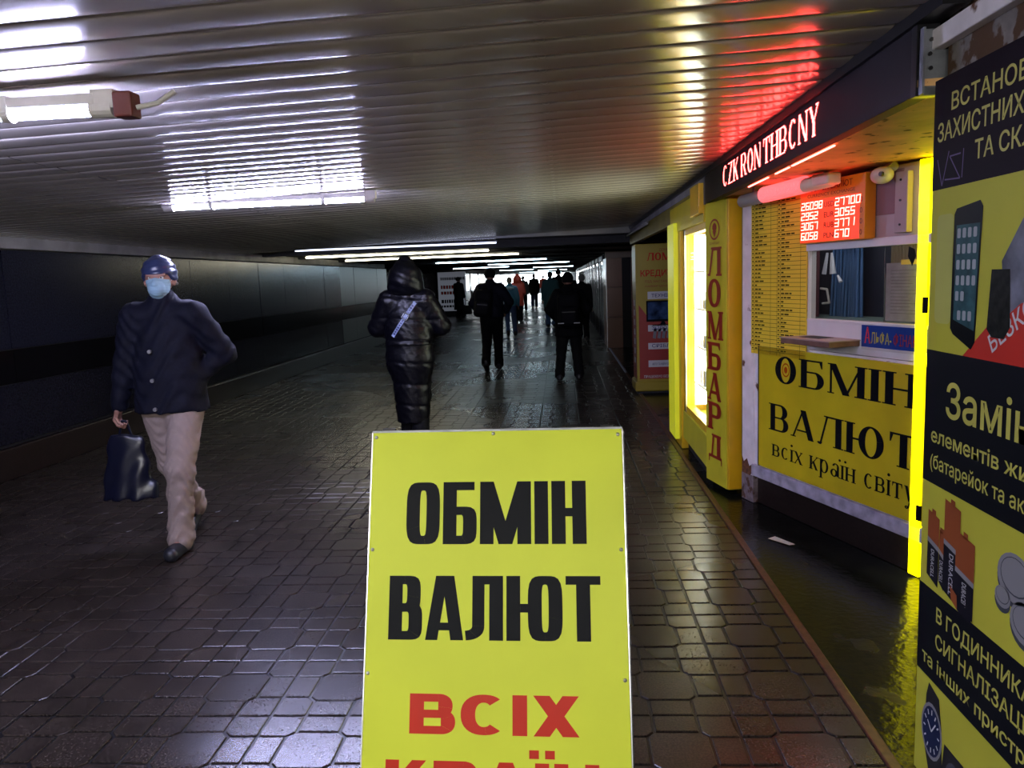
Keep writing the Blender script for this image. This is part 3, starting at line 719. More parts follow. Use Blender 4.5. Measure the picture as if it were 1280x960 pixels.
# interior of the booth
IN = bpy.data.objects.new('booth_interior', None); COL.objects.link(IN); IN.parent = EK
box('back_wall', -.1, .9, -.52, 2.4, 2.1, -.50, pm('dark_booth_wall', (.02, .022, .035), .5), IN)
box('side_wall', -.1, .9, -.50, -.08, 2.1, -.08, pm('brown_booth_wall', (.09, .035, .03), .5), IN)
box('side_wall', 2.1, .9, -.50, 2.15, 2.1, -.1, DARK, IN)
box('booth_ceiling', -.1, 2.08, -.52, 2.4, 2.1, -.06, DARK, IN)
box('desk', -.08, 1.20, -.50, 2.1, 1.285, -.07, pm('grey_green_desk', (.14, .19, .17), .4), IN)
def gx(s_, d): return s_-1.37*d
mc = MB(); d = .42
for k in range(26): mc.tube((gx(.90+k*.0105, d), 1.285, -d+.02*sin(k*1.9)), (gx(.93+k*.0085, d), 1.95, -d+.015*sin(k*1.7)), .011, .008, n=6, caps=False)
mc.build('blue_curtain', pm('blue_booth_curtain', (.06, .14, .30), .45), IN, True)
box('red_curtain', gx(.69, .3), 1.285, -.31, gx(.745, .3), 2.0, -.28, pm('dark_red_curtain', (.10, .025, .03), .6), IN)
box('brown_edge', gx(.665, .3), 1.285, -.31, gx(.685, .3), 2.0, -.28, pm('brown_booth_edge', (.14, .09, .06), .6), IN)
d = .25
MB().path([(gx(.77, d), 1.47, -d), (gx(.83, d), 1.465, -d), (gx(.855, d), 1.38, -d), (gx(.79, d), 1.375, -d)], .007).build('chair_arm', PLASTW, IN)
MB().tube((gx(.83, d), 1.69, -d), (gx(.80, d), 1.56, -d), .008, .014, n=8).tube((gx(.87, d), 1.69, -d), (gx(.885, d), 1.56, -d), .007, .02, n=8).tube((gx(.93, d), 1.55, -d), (gx(.96, d), 1.51, -d), .006, .012, n=8).build('hanging_cloth', WFRAME, IN)
MB().add([(1.17, 1.30, -.10), (1.24, 1.30, -.03), (1.24, 1.70, -.03), (1.20, 1.66, -.06), (1.165, 1.52, -.10)], [(0, 1, 2, 3, 4)]).build('hanging_bag', pm('plastic_sheet', (.45, .42, .32), .3), IN)
pp = box('paper_stack', 1.245, 1.31, -.05, 1.60, 1.61, -.035, pm('white_notice_paper', (.42, .43, .44), .6, noise=(18, .15)), IN)
for k in range(14): box('printed_line', 1.28, 1.57-.017*k, -.0349, 1.28+random.uniform(.12, .2), 1.573-.017*k, -.0346, pm('grey_print', (.25, .25, .26), .6), IN)
for k in range(14): box('curtain_strip', 1.22+.026*k, 1.58, -.09, 1.24+.026*k, 1.70, -.085, pm('tan_curtain', (.34, .26, .17), .6), IN)
MB().box(.2, 2.02, -.40, 1.5, 2.05, -.34).build('booth_lamp', pm('booth_lamp_glow', (1, 1, 1), .5, emit=5, ecol=(.9, .95, 1)), IN)
MB().flat([(1.42, 1.69), (1.46, 1.675), (1.47, 1.64), (1.455, 1.61), (1.445, 1.59), (1.435, 1.61), (1.415, 1.64)][::-1], -.0155).build('window_emblem', BLK, EK)
MB().flat([(1.37, 1.625), (1.5, 1.625), (1.5, 1.60), (1.37, 1.60)][::-1], -.0158).build('window_strip', YEL2, EK)
# counter ledge with money tray
LD = thing('pay_ledge', 'small wooden pay ledge jutting out under the exchange window', 'shelf', mat=MK)
box('ledge_board', .66, 1.165, .0, 1.10, 1.195, .2, pm('brown_ledge_wood', (.16, .08, .06), .5, noise=(14, .3)), LD, bevel=.004)
box('ledge_top', .655, 1.195, .0, 1.105, 1.201, .205, pm('grey_pink_laminate', (.35, .27, .27), .4), LD)
box('money_tray', .74, 1.2005, .03, .92, 1.203, .13, DARK, LD)
# sticker of the partner
SA = thing('payment_sticker', 'blue glossy sticker АЛЬФА with yellow and red letters under the exchange window', 'sticker', mat=MK)
box('sticker_sheet', 1.115, 1.165, .001, 1.62, 1.283, .004, pm('blue_sticker_film', (.02, .06, .30), .12, bump=(14, .3)), SA)
box('white_edge', 1.115, 1.150, .001, 1.62, 1.165, .0035, WHT, SA)
ptext('А', 1.14, 1.187, .085, pm('red_sticker_letters', (.7, .03, .05), .3), SA, w_=.045, z=.0048, bold=.02)
ptext('ЛЬФА-', 1.19, 1.187, .06, PALEY, SA, w_=.15, z=.0048, bold=.01)
ptext('ФІНАНС', 1.355, 1.185, .06, pm('dark_red_sticker_letters', (.30, .02, .03), .3), SA, w_=.2, z=.0048, bold=.01)
# rate list
RL = thing('price_list', 'tall yellow price list with ruled rows left of the exchange window', 'notice', mat=MK)
box('list_sheet', .045, 1.045, .001, .637, 2.085, .006, pm('yellow_list_sheet', (.90, .68, .05), .4, noise=(3, .08)), RL)
m1 = MB(); m2 = MB(); yb = 1.07
while yb < 2.07:
    m1.flat([(.05, yb), (.63, yb), (.63, yb+.0022), (.05, yb+.0022)], .0066)
    for cx in (.055, .345):
        m2.flat([(cx, yb+.008), (cx+.018, yb+.008), (cx+.018, yb+.016), (cx, yb+.016)], .0066)
        x = cx+.035
        for _ in range(random.choice([1, 2, 2, 3])):
            l = random.uniform(.02, .05); m2.flat([(x, yb+.007), (x+l, yb+.007), (x+l, yb+.016), (x, yb+.016)], .0066); x += l+.007
    yb += .0262
for x in (.08, .265, .335, .372, .575): m1.flat([(x, 1.05), (x+.0022, 1.05), (x+.0022, 2.08), (x, 2.08)], .0067)
m1.build('ruled_line', BLK, RL); m2.build('small_print', pm('dark_olive_print', (.06, .05, .01), .5), RL)
# big sign under the window
ES = thing('kiosk_sign', 'yellow sign with black serif words ОБМІН ВАЛЮТ всіх країн світу under the kiosk window', 'sign', mat=MK)
box('sign_sheet', .138, .285, -.011, 2.3, 1.095, .006, YEL2, ES)
MB().box(.13, .28, -.01, .139, 1.10, .008).build('dark_edge', BLKMET, ES)
letters('ОБМІН', SERIF, .325, .875, 1.20, .175, BLK, ES, z=.0075)
letters('ВАЛЮТ', SERIF, .275, .555, 1.27, .178, BLK, ES, z=.0075)
letters('всіх', SERIFL, .30, .385, .315, .078, BLK, ES, z=.0075)
letters('країн', SERIFL, .69, .385, .40, .082, BLK, ES, z=.0075)
letters('світу', SERIFL, 1.165, .385, .37, .085, BLK, ES, z=.0075)
m_ = MB()
for p in band(.438, .965, .04, .045, .008, .009, 0, 360, 2, 16): m_.flat(p, .0078)
for p in band(.438, .965, .018, .022, .018, .022, 0, 360, 2, 10): m_.flat(p, .0078)
m_.build('orange_emblem', pm('orange_emblem_print', (.45, .08, .01), .5), ES)
# LED rates board
RB = thing('rates_display', 'orange rates board with glowing red digits for dollar, euro, rouble and zloty', 'display', mat=MK)
box('board_case', .655, 1.742, .0, 1.20, 2.085, .07, pm('orange_board', (.75, .24, .01), .35), RB, bevel=.004)
BT = pm('board_dark_letters', (.16, .006, .004), .5)
ptext('ОБМІН ВАЛЮТ', .925, 2.033, .033, BT, RB, w_=.36, align='C', z=.0715, bold=.01)
ptext('CURRENCY EXCHANGE', .925, 2.0, .019, BT, RB, w_=.40, align='C', z=.0715)
LEDR = pm('lit_red_digits', (1, .3, .25), .5, emit=8, ecol=(1.0, .09, .07))
SEG = {'0': 'abcdef', '1': 'bc', '2': 'abged', '3': 'abgcd', '5': 'afgcd', '6': 'afgedc', '7': 'abc', '8': 'abcdefg', '9': 'abgfcd'}
def digits(txt, x, y, wd, h_, parent, mat):
    m_ = MB(); t = h_*.13
    for k, ch in enumerate(txt):
        X = x+k*wd*1.25; w_ = wd; sh_ = .1
        def q_(x0, y0, x1, y1): m_.flat([(X+x0+y0*sh_, y+y0), (X+x1+y0*sh_, y+y0), (X+x1+y1*sh_, y+y1), (X+x0+y1*sh_, y+y1)], .0725)
        for s_ in SEG[ch]:
            {'a': lambda: q_(0, h_-t, w_, h_), 'd': lambda: q_(0, 0, w_, t), 'g': lambda: q_(0, h_/2-t/2, w_, h_/2+t/2), 'f': lambda: q_(0, h_/2, t, h_), 'e': lambda: q_(0, 0, t, h_/2),
             'b': lambda: q_(w_-t, h_/2, w_, h_), 'c': lambda: q_(w_-t, 0, w_, h_/2)}[s_]()
    return m_.build('digits', mat, parent)
for k, (a, cur, b_) in enumerate([('26098', 'USD', '27700'), ('2952', 'EUR', '3055'), ('3067', 'RUB', '3771'), ('6058', 'PLN', '670')]):
    y = 1.933-k*.057
    digits(a, .668, y, .0315, .044, RB, LEDR); digits(b_, .965, y, .0335, .044, RB, LEDR)
    ptext(cur, .872, y+.004, .030, BT, RB, w_=.085, z=.0715, bold=.01)
    for xx in (1.165,): ptext('0', xx, y+.004, .030, BT, RB, w_=.018, z=.0715)
box('red_window', .66, 1.748, .0702, 1.16, 1.985, .0708, pm('red_filter_sheet', (.85, .07, .02), .3, emit=.38, ecol=(1, .06, .02)), RB)
# heater / lamp under the roof and camera dome
HT = thing('tube_heater', 'white slatted tube heater hanging under the kiosk roof, red glow added on its grille', 'heater', mat=MK @ Matrix.Translation((.22, -.006, 0)))
MB().tube((-.02, 2.045, .17), (.84, 2.072, .17), .040, n=14).build('heater_body', PLASTW, HT, True)
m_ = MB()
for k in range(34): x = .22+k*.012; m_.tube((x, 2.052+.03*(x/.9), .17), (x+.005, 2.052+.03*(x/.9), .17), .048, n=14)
m_.build('grille', pm('grille_added_red_glow', (.4, .2, .2), .4, emit=.9, ecol=(1, .09, .10)), HT)  # added emission imitates red light reflected off the grille
box('heater_end', .72, 2.045, .12, .86, 2.11, .21, PLASTW, HT, bevel=.012)
box('hanger', .1, 2.07, .165, .11, 2.12, .175, STEEL, HT); box('hanger', .78, 2.09, .165, .79, 2.12, .175, STEEL, HT)
HS = thing('flood_lamp', 'round white lamp housing above the rates board corner', 'lamp', mat=MK @ Matrix.Translation((.07, .012, 0)))
MB().ball((1.25, 2.04, .07), .055, 16, 10, (1.15, .8, .9)).build('housing', PLASTW, HS, True)
MB().tube((1.25, 2.07, .0), (1.25, 2.1, .03), .03, n=10).build('bracket', PLASTW, HS)
MB().tube((1.30, 2.04, .11), (1.30, 2.04, .125), .012, n=8).build('sensor', BLKMET, HS)
# glowing yellow strip at the right end of the kiosk
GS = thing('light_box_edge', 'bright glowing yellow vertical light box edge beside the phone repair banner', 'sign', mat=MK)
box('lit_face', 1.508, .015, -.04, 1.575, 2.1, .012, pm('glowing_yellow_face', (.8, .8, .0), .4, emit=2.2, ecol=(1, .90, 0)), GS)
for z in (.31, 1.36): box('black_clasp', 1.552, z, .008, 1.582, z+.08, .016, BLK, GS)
# soffit over the kiosk
so = sempty('trim_3')
MB().prism([(1.06, 2.46), (2.9, 2.3), (2.9, 5.9), (1.1, 5.9)], 2.115, 2.135).build('plywood_soffit', PLY, so)
MB().box(1.09, 2.5, 2.108, 1.17, 5.8, 2.116).build('rail', PLY, so)
struct(box('wall_right_upper', 1.12, 2.3, 2.30, 3.8, 12.3, 2.36, DARK))

# ---- LED ticker
TK = thing('led_ticker', 'long black LED ticker running red letters CZK RON THB CNY under the ceiling edge', 'display', mat=frame((1.06, 5.93, 2.094), (0, -1, 0), (0, 0, 1)))
box('ticker_case', 0, 0, -.055, 3.42, .20, -.0, pm('black_led_mesh', (.014, .009, .014), .55, spec=.2, noise=(300, .5)), TK, bevel=.003)
box('case_end', 3.42, -.004, -.06, 3.455, .204, .004, BLKMET, TK)
box('far_end_cap', -.04, -.004, -.06, .0, .204, .004, pm('navy_end_cap', (.03, .03, .06), .4), TK)
LEDT = pm('lit_red_leds', (1, .3, .3), .5, emit=20, ecol=(1.0, .045, .04))
def ticker_text(segs_, y0, h_, pitch):
    m_ = MB()
    for txt, x0, wd in segs_:
        pol, W = line_polys(txt, dict(v=.15, h=.07, sf=.07, e=2, w=.66, gap=.14, thin=.08, t=.06))
        nx = int(wd/pitch); ny = int(h_/pitch)
        for i in range(nx):
            for j in range(ny):
                px, py = (i+.5)/nx*W, (j+.5)/ny; hit = False
                for q_ in pol:
                    c = False; n = len(q_)
                    for a in range(n):
                        x1, y1 = q_[a]; x2, y2 = q_[(a+1) % n]
                        if (y1 > py) != (y2 > py) and px < (x2-x1)*(py-y1)/(y2-y1)+x1: c = not c
                    if c: hit = True; break
                if hit:
                    X = x0+(i+.5)*pitch; Y = y0+(j+.5)*pitch; r = pitch*.36
                    m_.flat([(X-r, Y-r), (X+r, Y-r), (X+r, Y+r), (X-r, Y+r)], .0015)
    return m_.build('led_letters', LEDT, TK)
ticker_text([('CZK', .66, .44), ('RON', 1.17, .45), ('THB', 1.68, .43), ('CNY', 2.14, .42)], .045, .13, .0075)
RLM = pm('added_red_glow', (1, .3, .3), .5, emit=5, ecol=(1, .12, .10))
for x0, x1 in ((1.0, 1.45), (1.6, 1.85), (1.9, 2.5)): box('added_glow_strip', x0, .003, -.088, x1, .008, -.078, RLM, TK)  # added glow strips behind the case to redden the soffit edge
BR = thing('steel_bracket', 'galvanised steel bracket plate holding the near end of the LED ticker', 'bracket', (1.06, 2.47, 2.09))
box('plate', -.0, -.006, .0, .105, .0, .185, STEEL, BR)
box('flange', -.0, -.03, .0, .006, .0, .185, STEEL, BR)
for k in range(4): MB().tube((.028+.003*(k % 2), -.006, .035+.04*k), (.028+.003*(k % 2), -.012, .035+.04*k), .006, n=8).build('bolt', BLKMET, BR)
for z in (.03, .13): MB().tube((.075, -.006, z), (.075, -.010, z), .005, n=8).build('bolt', BLKMET, BR)

# ---- peeling wall, white beam, banner
struct(box('wall_right_near', 1.13, -8, 0, 3.8, 2.44, 2.34, RUST))
struct(box('trim_4', 1.095, -2.7, 2.215, 1.13, 2.50, 2.272, WPAINT, None, bevel=.004))
MBn = frame((1.075, 2.39, 0), (0, -1, 0), (0, 0, 1))
BN = thing('phone_repair_banner', 'tall black and yellow phone repair banner with phone, batteries and watch pictures', 'banner', mat=MBn)
box('banner_panel', 0, .02, -.05, 1.0, 2.11, -.0, pm('banner_yellow', (.48, .47, .05), .45, noise=(3, .06), spec=.05), BN, bevel=.002)
DKP = pm('dark_brown_print', (.010, .006, .009), .5, spec=.03)
def bq(pts, mat, nm, z=.0008): return MB().flat(pts, z).build(nm, mat, BN)
bq([(0, 1.806), (1, 1.806), (1, 2.11), (0, 2.11)], DKP, 'dark_header')
bq([(0, .957), (1, .957), (1, 1.35), (0, 1.35)], BLK, 'black_field')
bq([(0, .358), (1, .358), (1, .637), (0, .637)], BLK, 'black_field')
bq([(.2, 1.344), (1, 1.352), (1, 1.95-.15), (.48, 1.55)], RED, 'red_corner', .0006)
bq([(.38, 1.60), (.55, 1.80), (1, 1.80), (1, 1.56), (.47, 1.50), (.40, 1.46)], pm('grey_picture_print', (.16, .17, .22), .5, noise=(9, .6)), 'picture', .0009)
ptext('ВСТАНОВЛЕННЯ', .10, 2.013, .046, PALEY, BN, z=.0015, bold=.012, w_=.62)
ptext('ЗАХИСТНИХ', .026, 1.938, .050, PALEY, BN, z=.0015, bold=.012, w_=.42)
ptext('ПЛІВОК', .49, 1.938, .050, PALEY, BN, z=.0015, bold=.012, w_=.27)
ptext('ТА СКЛА', .232, 1.863, .048, PALEY, BN, z=.0015, bold=.012, w_=.31)
vm = MB()
def sline(m_, a, b_, w_, z=.0015):
    a = Vector(a); b_ = Vector(b_); n = (b_-a).normalized(); n = Vector((-n.y, n.x))*w_/2
    m_.flat([tuple(a-n), tuple(b_-n), tuple(b_+n), tuple(a+n)], z)
for a, b_ in [((.03, 1.89), (.06, 1.815)), ((.06, 1.815), (.095, 1.905)), ((.10, 1.89), (.16, 1.89)), ((.10, 1.89), (.16, 1.825)), ((.16, 1.825), (.075, 1.83)), ((.175, 1.90), (.17, 1.825))]: sline(vm, a, b_, .004)
vm.build('logo_lines', pm('violet_grey_print', (.16, .12, .24), .5), BN)
# printed phone with glass sheet beside it
def rrect(x0, y0, x1, y1, r, n=4):
    out = []
    for cx, cy, a in ((x1-r, y1-r, 0), (x0+r, y1-r, 90), (x0+r, y0+r, 180), (x1-r, y0+r, 270)):
        out += [(cx+r*cos(radians(a+90*i/n)), cy+r*sin(radians(a+90*i/n))) for i in range(n+1)]
    return out
bq(rrect(.04, 1.43, .135, 1.735, .02), pm('pale_glass_print', (.47, .48, .12), .4), 'printed_glass_sheet', .0010)
bq([(.135, 1.42), (.15, 1.405), (.25, 1.37), (.268, 1.39), (.285, 1.74), (.27, 1.757), (.15, 1.745), (.138, 1.73)], pm('black_phone_print', (.006, .007, .009), .3), 'printed_phone', .0012)
bq([(.150, 1.445), (.262, 1.42), (.274, 1.70), (.152, 1.70)], pm('teal_screen_print', (.03, .085, .10), .35, noise=(18, .5)), 'printed_screen', .0014)
m_ = MB()
for r_ in range(5):
    for c_ in range(4 if r_ < 4 else 2):
        x = .158+c_*.028; y = 1.665-r_*.042; m_.flat(rrect(x, y, x+.018, y+.026, .004, 2), .0016)
for c_ in range(3): x = .172+c_*.028; m_.flat(rrect(x, 1.445, x+.018, 1.471, .004, 2), .0016)
m_.build('printed_icon', pm('pale_icon_print', (.35, .38, .42), .5), BN)
bq([(.338, 1.58), (.42, 1.58), (.43, 1.44), (.405, 1.41), (.35, 1.41), (.325, 1.43)], pm('black_device_print', (.012, .013, .011), .4, noise=(40, .6)), 'printed_device', .0020)
bz = ptext('БЕЗКОШТОВНО', 0, 0, .045, WHT, BN, z=.0018, bold=.01, w_=.5); bz.location = (.355, 1.372, 0); bz.rotation_euler = (0, 0, .55)
ptext('Заміна', .128, 1.17, .098, PALEY, BN, z=.0015, bold=.014, w_=.50)
ptext('елементів живлення', .046, 1.082, .042, PALEY, BN, z=.0015, bold=.012, w_=.74)
ptext('(батарейок та акумуляторів)', .046, 1.005, .042, PALEY, BN, z=.0015, bold=.006, w_=.82)
# printed batteries
COP = pm('copper_print', (.26, .07, .025), .35); BLK2 = pm('battery_black_print', (.010, .010, .016), .35); GREYPR = pm('grey_metal_print', (.22, .22, .24), .35)
def battery(x0, x1, yt, yb, split, txt=True, zz=.0010):
    bq([(x0, yb), (x1, yb-.02), (x1, split-.015), (x0, split)], BLK2, 'printed_battery', zz)
    bq([(x0, split), (x1, split-.015), (x1, yt-.012), (x0, yt)], COP, 'printed_battery_top', zz)
    bq([(x0, split-.012), (x1, split-.027), (x1, split-.012), (x0, split+.003)], GREYPR, 'printed_band', zz+.0002)
    xm = (x0+x1)/2; bq([(xm-.012, yt-.008), (xm+.012, yt-.010), (xm+.012, yt+.006), (xm-.012, yt+.008)], COP, 'printed_tip', zz)
    if txt:
        t = ptext('DURACELL', 0, 0, .020 if x1-x0 < .08 else .024, pm('silver_letter_print', (.40, .40, .42), .4), BN, z=zz+.0004, bold=.012, w_=min(.14, split-yb-.03)); t.location = (xm-.01, split-.03, 0); t.rotation_euler = (0, 0, -pi/2)
battery(.045, .115, .875, .675, .79)
battery(.118, .15, .835, .68, .775, True, .0013)
battery(.145, .235, .935, .665, .815, True, .0016)
battery(.215, .315, .865, .66, .76, True, .0020)
bq([(.19, .695), (.23, .68), (.235, .64), (.2, .655)], COP, 'printed_battery_top', .0026); bq([(.23, .68), (.31, .655), (.31, .63), (.235, .64)], BLK2, 'printed_battery', .0026)
def disc(cx, cy, rx, ry, mat, z, nm='printed_button_cell', n=20): return bq([(cx+rx*cos(2*pi*i/n), cy+ry*sin(2*pi*i/n)) for i in range(n)], mat, nm, z)
GD = pm('dark_metal_print', (.05, .055, .07), .35)
for cx, cy, r_ in ((.50, .835, .078), (.45, .77, .035), (.55, .74, .065)):
    disc(cx, cy-.012, r_, r_*.82, GD, .001); disc(cx, cy, r_, r_*.8, GREYPR, .0012); disc(cx, cy+.004, r_*.82, r_*.62, GD, .0014); disc(cx, cy+.005, r_*.78, r_*.58, GREYPR, .0016)
ptext('В ГОДИННИКАХ', .115, .552, .045, PALEY, BN, z=.0015, bold=.012, w_=.52)
ptext('СИГНАЛІЗАЦІЯХ', .115, .472, .045, PALEY, BN, z=.0015, bold=.012, w_=.55)
ptext('та інших пристроях', .035, .395, .042, PALEY, BN, z=.0015, bold=.012, w_=.66)
# printed watches
NAV = pm('navy_watch_print', (.01, .018, .06), .35); DKW = pm('dark_watch_print', (.02, .02, .022), .4)
bq([(.085, .345), (.15, .325), (.17, .24), (.19, .02), (.12, .02), (.06, .15), (.07, .3)], DKW, 'printed_watch_strap', .001)
disc(.11, .20, .066, .088, GREYPR, .0012, 'printed_watch_case'); disc(.11, .20, .057, .077, NAV, .0014, 'printed_watch_dial')
m_ = MB()
for k in range(12): a = 2*pi*k/12; sline(m_, (.11+.038*cos(a), .2+.052*sin(a)), (.11+.05*cos(a), .2+.068*sin(a)), .005, .0016)
sline(m_, (.11, .2), (.135, .235), .005, .0016); sline(m_, (.11, .2), (.085, .225), .005, .0016); m_.build('printed_watch_marks', WHT, BN)
bq([(.17, .06), (.19, .21), (.30, .21), (.33, .03)], DKW, 'printed_square_watch', .001); disc(.25, .12, .05, .062, GD, .0014, 'printed_watch_dial')

# scrap of paper on the wet strip
SP = MB().add([(1.19, 4.63, .001), (1.28, 4.50, .003), (1.32, 4.52, .001), (1.24, 4.66, .004)], [(0, 1, 2, 3)]).build('paper_scrap', WHT)
tag(SP, 'small white scrap of paper on the wet floor before the kiosk', 'litter')

# ---- second pawnshop sign box farther away
T2 = thing('advert_box', 'tall red and yellow advertising box with a television picture beyond the pawnshop', 'sign', mat=frame((1.015, 10.6, 0), (1, 0, 0), (0, 0, 1)))
YD = pm('yellow_advert_sheet', (.34, .25, .02), .4); RD = pm('red_advert_sheet', (.30, .02, .02), .4)
box('box_body', -.035, .16, -.5, 1.0, 2.0, -.004, YD, T2, bevel=.01)
box('base', -.06, .03, -.52, 1.02, .17, .01, YD, T2, bevel=.02)
box('base_shadow_gap', -.03, .0, -.5, 1.0, .03, -.02, DARK, T2)
MB().flat([(0, .2), (.62, .2), (.62, .95), (.3, .98), (.13, 1.02), (0, 1.2)], 0).build('red_field', RD, T2)
MB().add([(-.036, .2, -.48), (-.036, .2, -.01), (-.036, 1.1, -.01), (-.036, 1.3, -.48)], [(0, 1, 2, 3)]).build('red_side', RD, T2)
mm = MB()
for k in range(7): mm.add([(-.0365, .4+.13*k, -.3), (-.0365, .4+.13*k, -.15), (-.0365, .48+.13*k, -.15), (-.0365, .48+.13*k, -.3)], [(0, 1, 2, 3)])
mm.build('side_print', WHT, T2)
ptext('ДОНКРЕДИТ', .28, 1.9, .035, DRED, T2, w_=.26, z=.003); letters('ЛОМБАРД', SLAB, .12, 1.78, .70, .10, RED, T2, z=.003)
ptext('КРЕДИТИ', .03, 1.575, .08, RED, T2, w_=.48, z=.003, bold=.02)
ptext('ПІД ЗАСТАВУ', .09, 1.49, .03, DRED, T2, w_=.32, z=.003); ptext('НАЙВИГІДНІШІ', .09, 1.43, .025, DRED, T2, w_=.34, z=.003)
for txt, y, hh in (('ТЕХНІКИ', 1.27, .10), ('ЗОЛОТА', .84, .085), ('СРІБЛА', .60, .085), ('АВТО ТА НЕРУХОМІСТЬ', .36, .09)):
    MB().flat([(.12, y), (.52, y), (.52, y+hh), (.12, y+hh)], .002).build('white_label', WHT, T2)
    ptext(txt, .32, y+.025, .045 if len(txt) < 9 else .03, pm('navy_print', (.03, .03, .15), .5), T2, w_=.3, z=.0035, align='C', bold=.01)
MB().flat([(.10, .97), (.54, .97), (.54, 1.25), (.10, 1.25)], .002).build('printed_television', BLK, T2)
MB().flat([(.12, 1.0), (.52, 1.0), (.52, 1.23), (.12, 1.23)], .003).build('printed_screen', pm('blue_screen_print', (.03, .06, .14), .4, noise=(6, .8)), T2)
MB().flat([(.28, .93), (.36, .93), (.34, .97), (.30, .97)], .002).flat([(.18, .915), (.46, .915), (.46, .93), (.18, .93)], .002).build('printed_stand', BLK, T2)
m_ = MB()
for k in range(4): m_.flat([(.18+.06*k, .75), (.22+.06*k, .74), (.24+.06*k, .88), (.2+.06*k, .88)], .002)
m_.build('printed_phones', GREYPR, T2)
ptext('ПРАЦЮЄМО БЕЗ ВИХІДНИХ', .06, .215, .035, WHT, T2, w_=.56, z=.003, bold=.01)
# ---- granite pillar, door gap and far kiosks
pl = sempty('wall_granite')
for k in range(3):
    for z0, z1 in ((0, .68), (.69, 1.34), (1.35, 1.985)):
        if k == 1: continue
        x0 = .99+k*.27; box('granite_slab', x0, 17.6, z0, x0+(.34 if k == 0 else 1.8), 17.75, z1, GRAN, pl)
box('dark_gap', 1.33, 17.62, 0, 1.53, 17.9, 1.985, DARK, pl)
box('granite_side', .985, 17.62, 0, 1.0, 18.9, 1.985, GRAN, pl)
box('lintel', .975, 17.55, 1.99, 3.8, 17.8, 2.2, pm('pale_lintel', (.3, .24, .18), .6), pl)
box('metal_corner', .978, 17.58, 0, .99, 17.6, 1.985, SILV, pl)
struct(box('wall_recess', 2.6, 7.75, 0, 2.7, 17.6, 2.3, GRAN))
y = 19.0
for k in range(13):
    F_ = thing('shop_front', ('nearest dark glazed shop front, just past the brown granite pillar' if k == 0 else 'second dark glazed shop front past the brown granite pillar' if k == 1 else 'dark glazed shop front in the receding row along the right side'), 'shop', (.98, y, 0), 0, 'dark shop fronts on the right')
    L_ = 2.4 if y < 45 else 4.4
    box('body', .04, 0, 0, 1.8, L_-.25, 2.12, DARK, F_)
    for yv in (0.0, L_/2-.1, L_-.3): box('frame_post', 0, yv, 0, .05, yv+.06, 2.1, pm('dull_frame_metal', (.03, .03, .035), .5, spec=.2), F_)
    box('pane', .02, .06, .45, .03, L_-.3, 1.95, pm('dark_shop_glass', (.006, .008, .012), .25, spec=.2), F_)
    box('lit_sign', .0, .3, 1.97, .03, L_-.6, 2.08, pm('dim_shop_sign_%d' % (k % 3), [(.1, .1, .11), (.1, .05, .04), (.08, .1, .08)][k % 3], .5, emit=.02 if k % 3 else .05), F_)
    MB().ball((.0, .1, 1.9), .03, 8, 6).build('spot_lamp', pm('lit_spot', (1, 1, 1), .5, emit=3 if k % 2 == 0 else .5, ecol=(.95, .97, 1)), F_)
    y += L_
# ---- lit shops far left and at the end
PS = thing('poster_stand', 'pale poster stand with red and dark lines of print at the far left', 'poster', (-5.0, 36.5, 0))
box('board', -.75, 0, .25, .55, .06, 2.05, pm('pale_poster_sheet', (.42, .45, .52), .5, emit=.04, ecol=(.7, .75, .9)), PS)
box('base', -.7, -.1, 0, .5, .16, .25, DARK, PS)
for y_, h_, m_ in ((1.68, .13, GREYPR), (1.28, .16, RED), (1.02, .14, RED), (.62, .16, BLK), (.42, .1, BLK)):
    x = -.62
    while x < .42:
        l = random.uniform(.06, .12); MB().box(x, -.006, y_, x+l, 0, y_+h_).build('printed_block', m_, PS); x += l+.03
for k in range(8):
    y = 41+5.2*k
    F_ = thing('lit_shop_window', 'lit shop window on the far left side of the passage', 'shop', (XL-.9, y, 0), 0, 'lit shops far left')
    box('body', -1.5, 0, 0, -.02, 4.4, 2.1, BAND, F_)
    box('lit_pane', -.02, .3, 1.0, .0, 4.0, 1.9, pm('lit_shop_pane_%d' % (k % 3), (.5, .5, .5), .4, emit=[.15, .4, .7][k % 3], ecol=[(1, .8, .55), (.85, .92, 1), (.9, .96, 1)][k % 3]), F_)
    box('counter', -.02, .2, 0, .05, 4.2, .95, pm('shop_counter_grey', (.12, .12, .13), .4), F_)
    MB().ball((.03, .2, 1.98), .05, 8, 6).build('spot_lamp', pm('lit_spot_strong', (1, 1, 1), .5, emit=6, ecol=(.95, .97, 1)), F_)
EL = pm('lit_end_panel', (1, 1, 1), .5, emit=12, ecol=(.86, .95, 1.0))
for k, (a, b_) in enumerate([(-6.6, -5.0), (-4.7, -3.2), (-2.9, -1.6), (-1.4, -.2), (0, .9)]):
    o = MB().box(a, 87.9, .9, b_, 87.98, 2.05).build('lit_display_window', EL); tag(o, 'bright white display window at the far end of the passage', 'window', 'white windows at the far end')

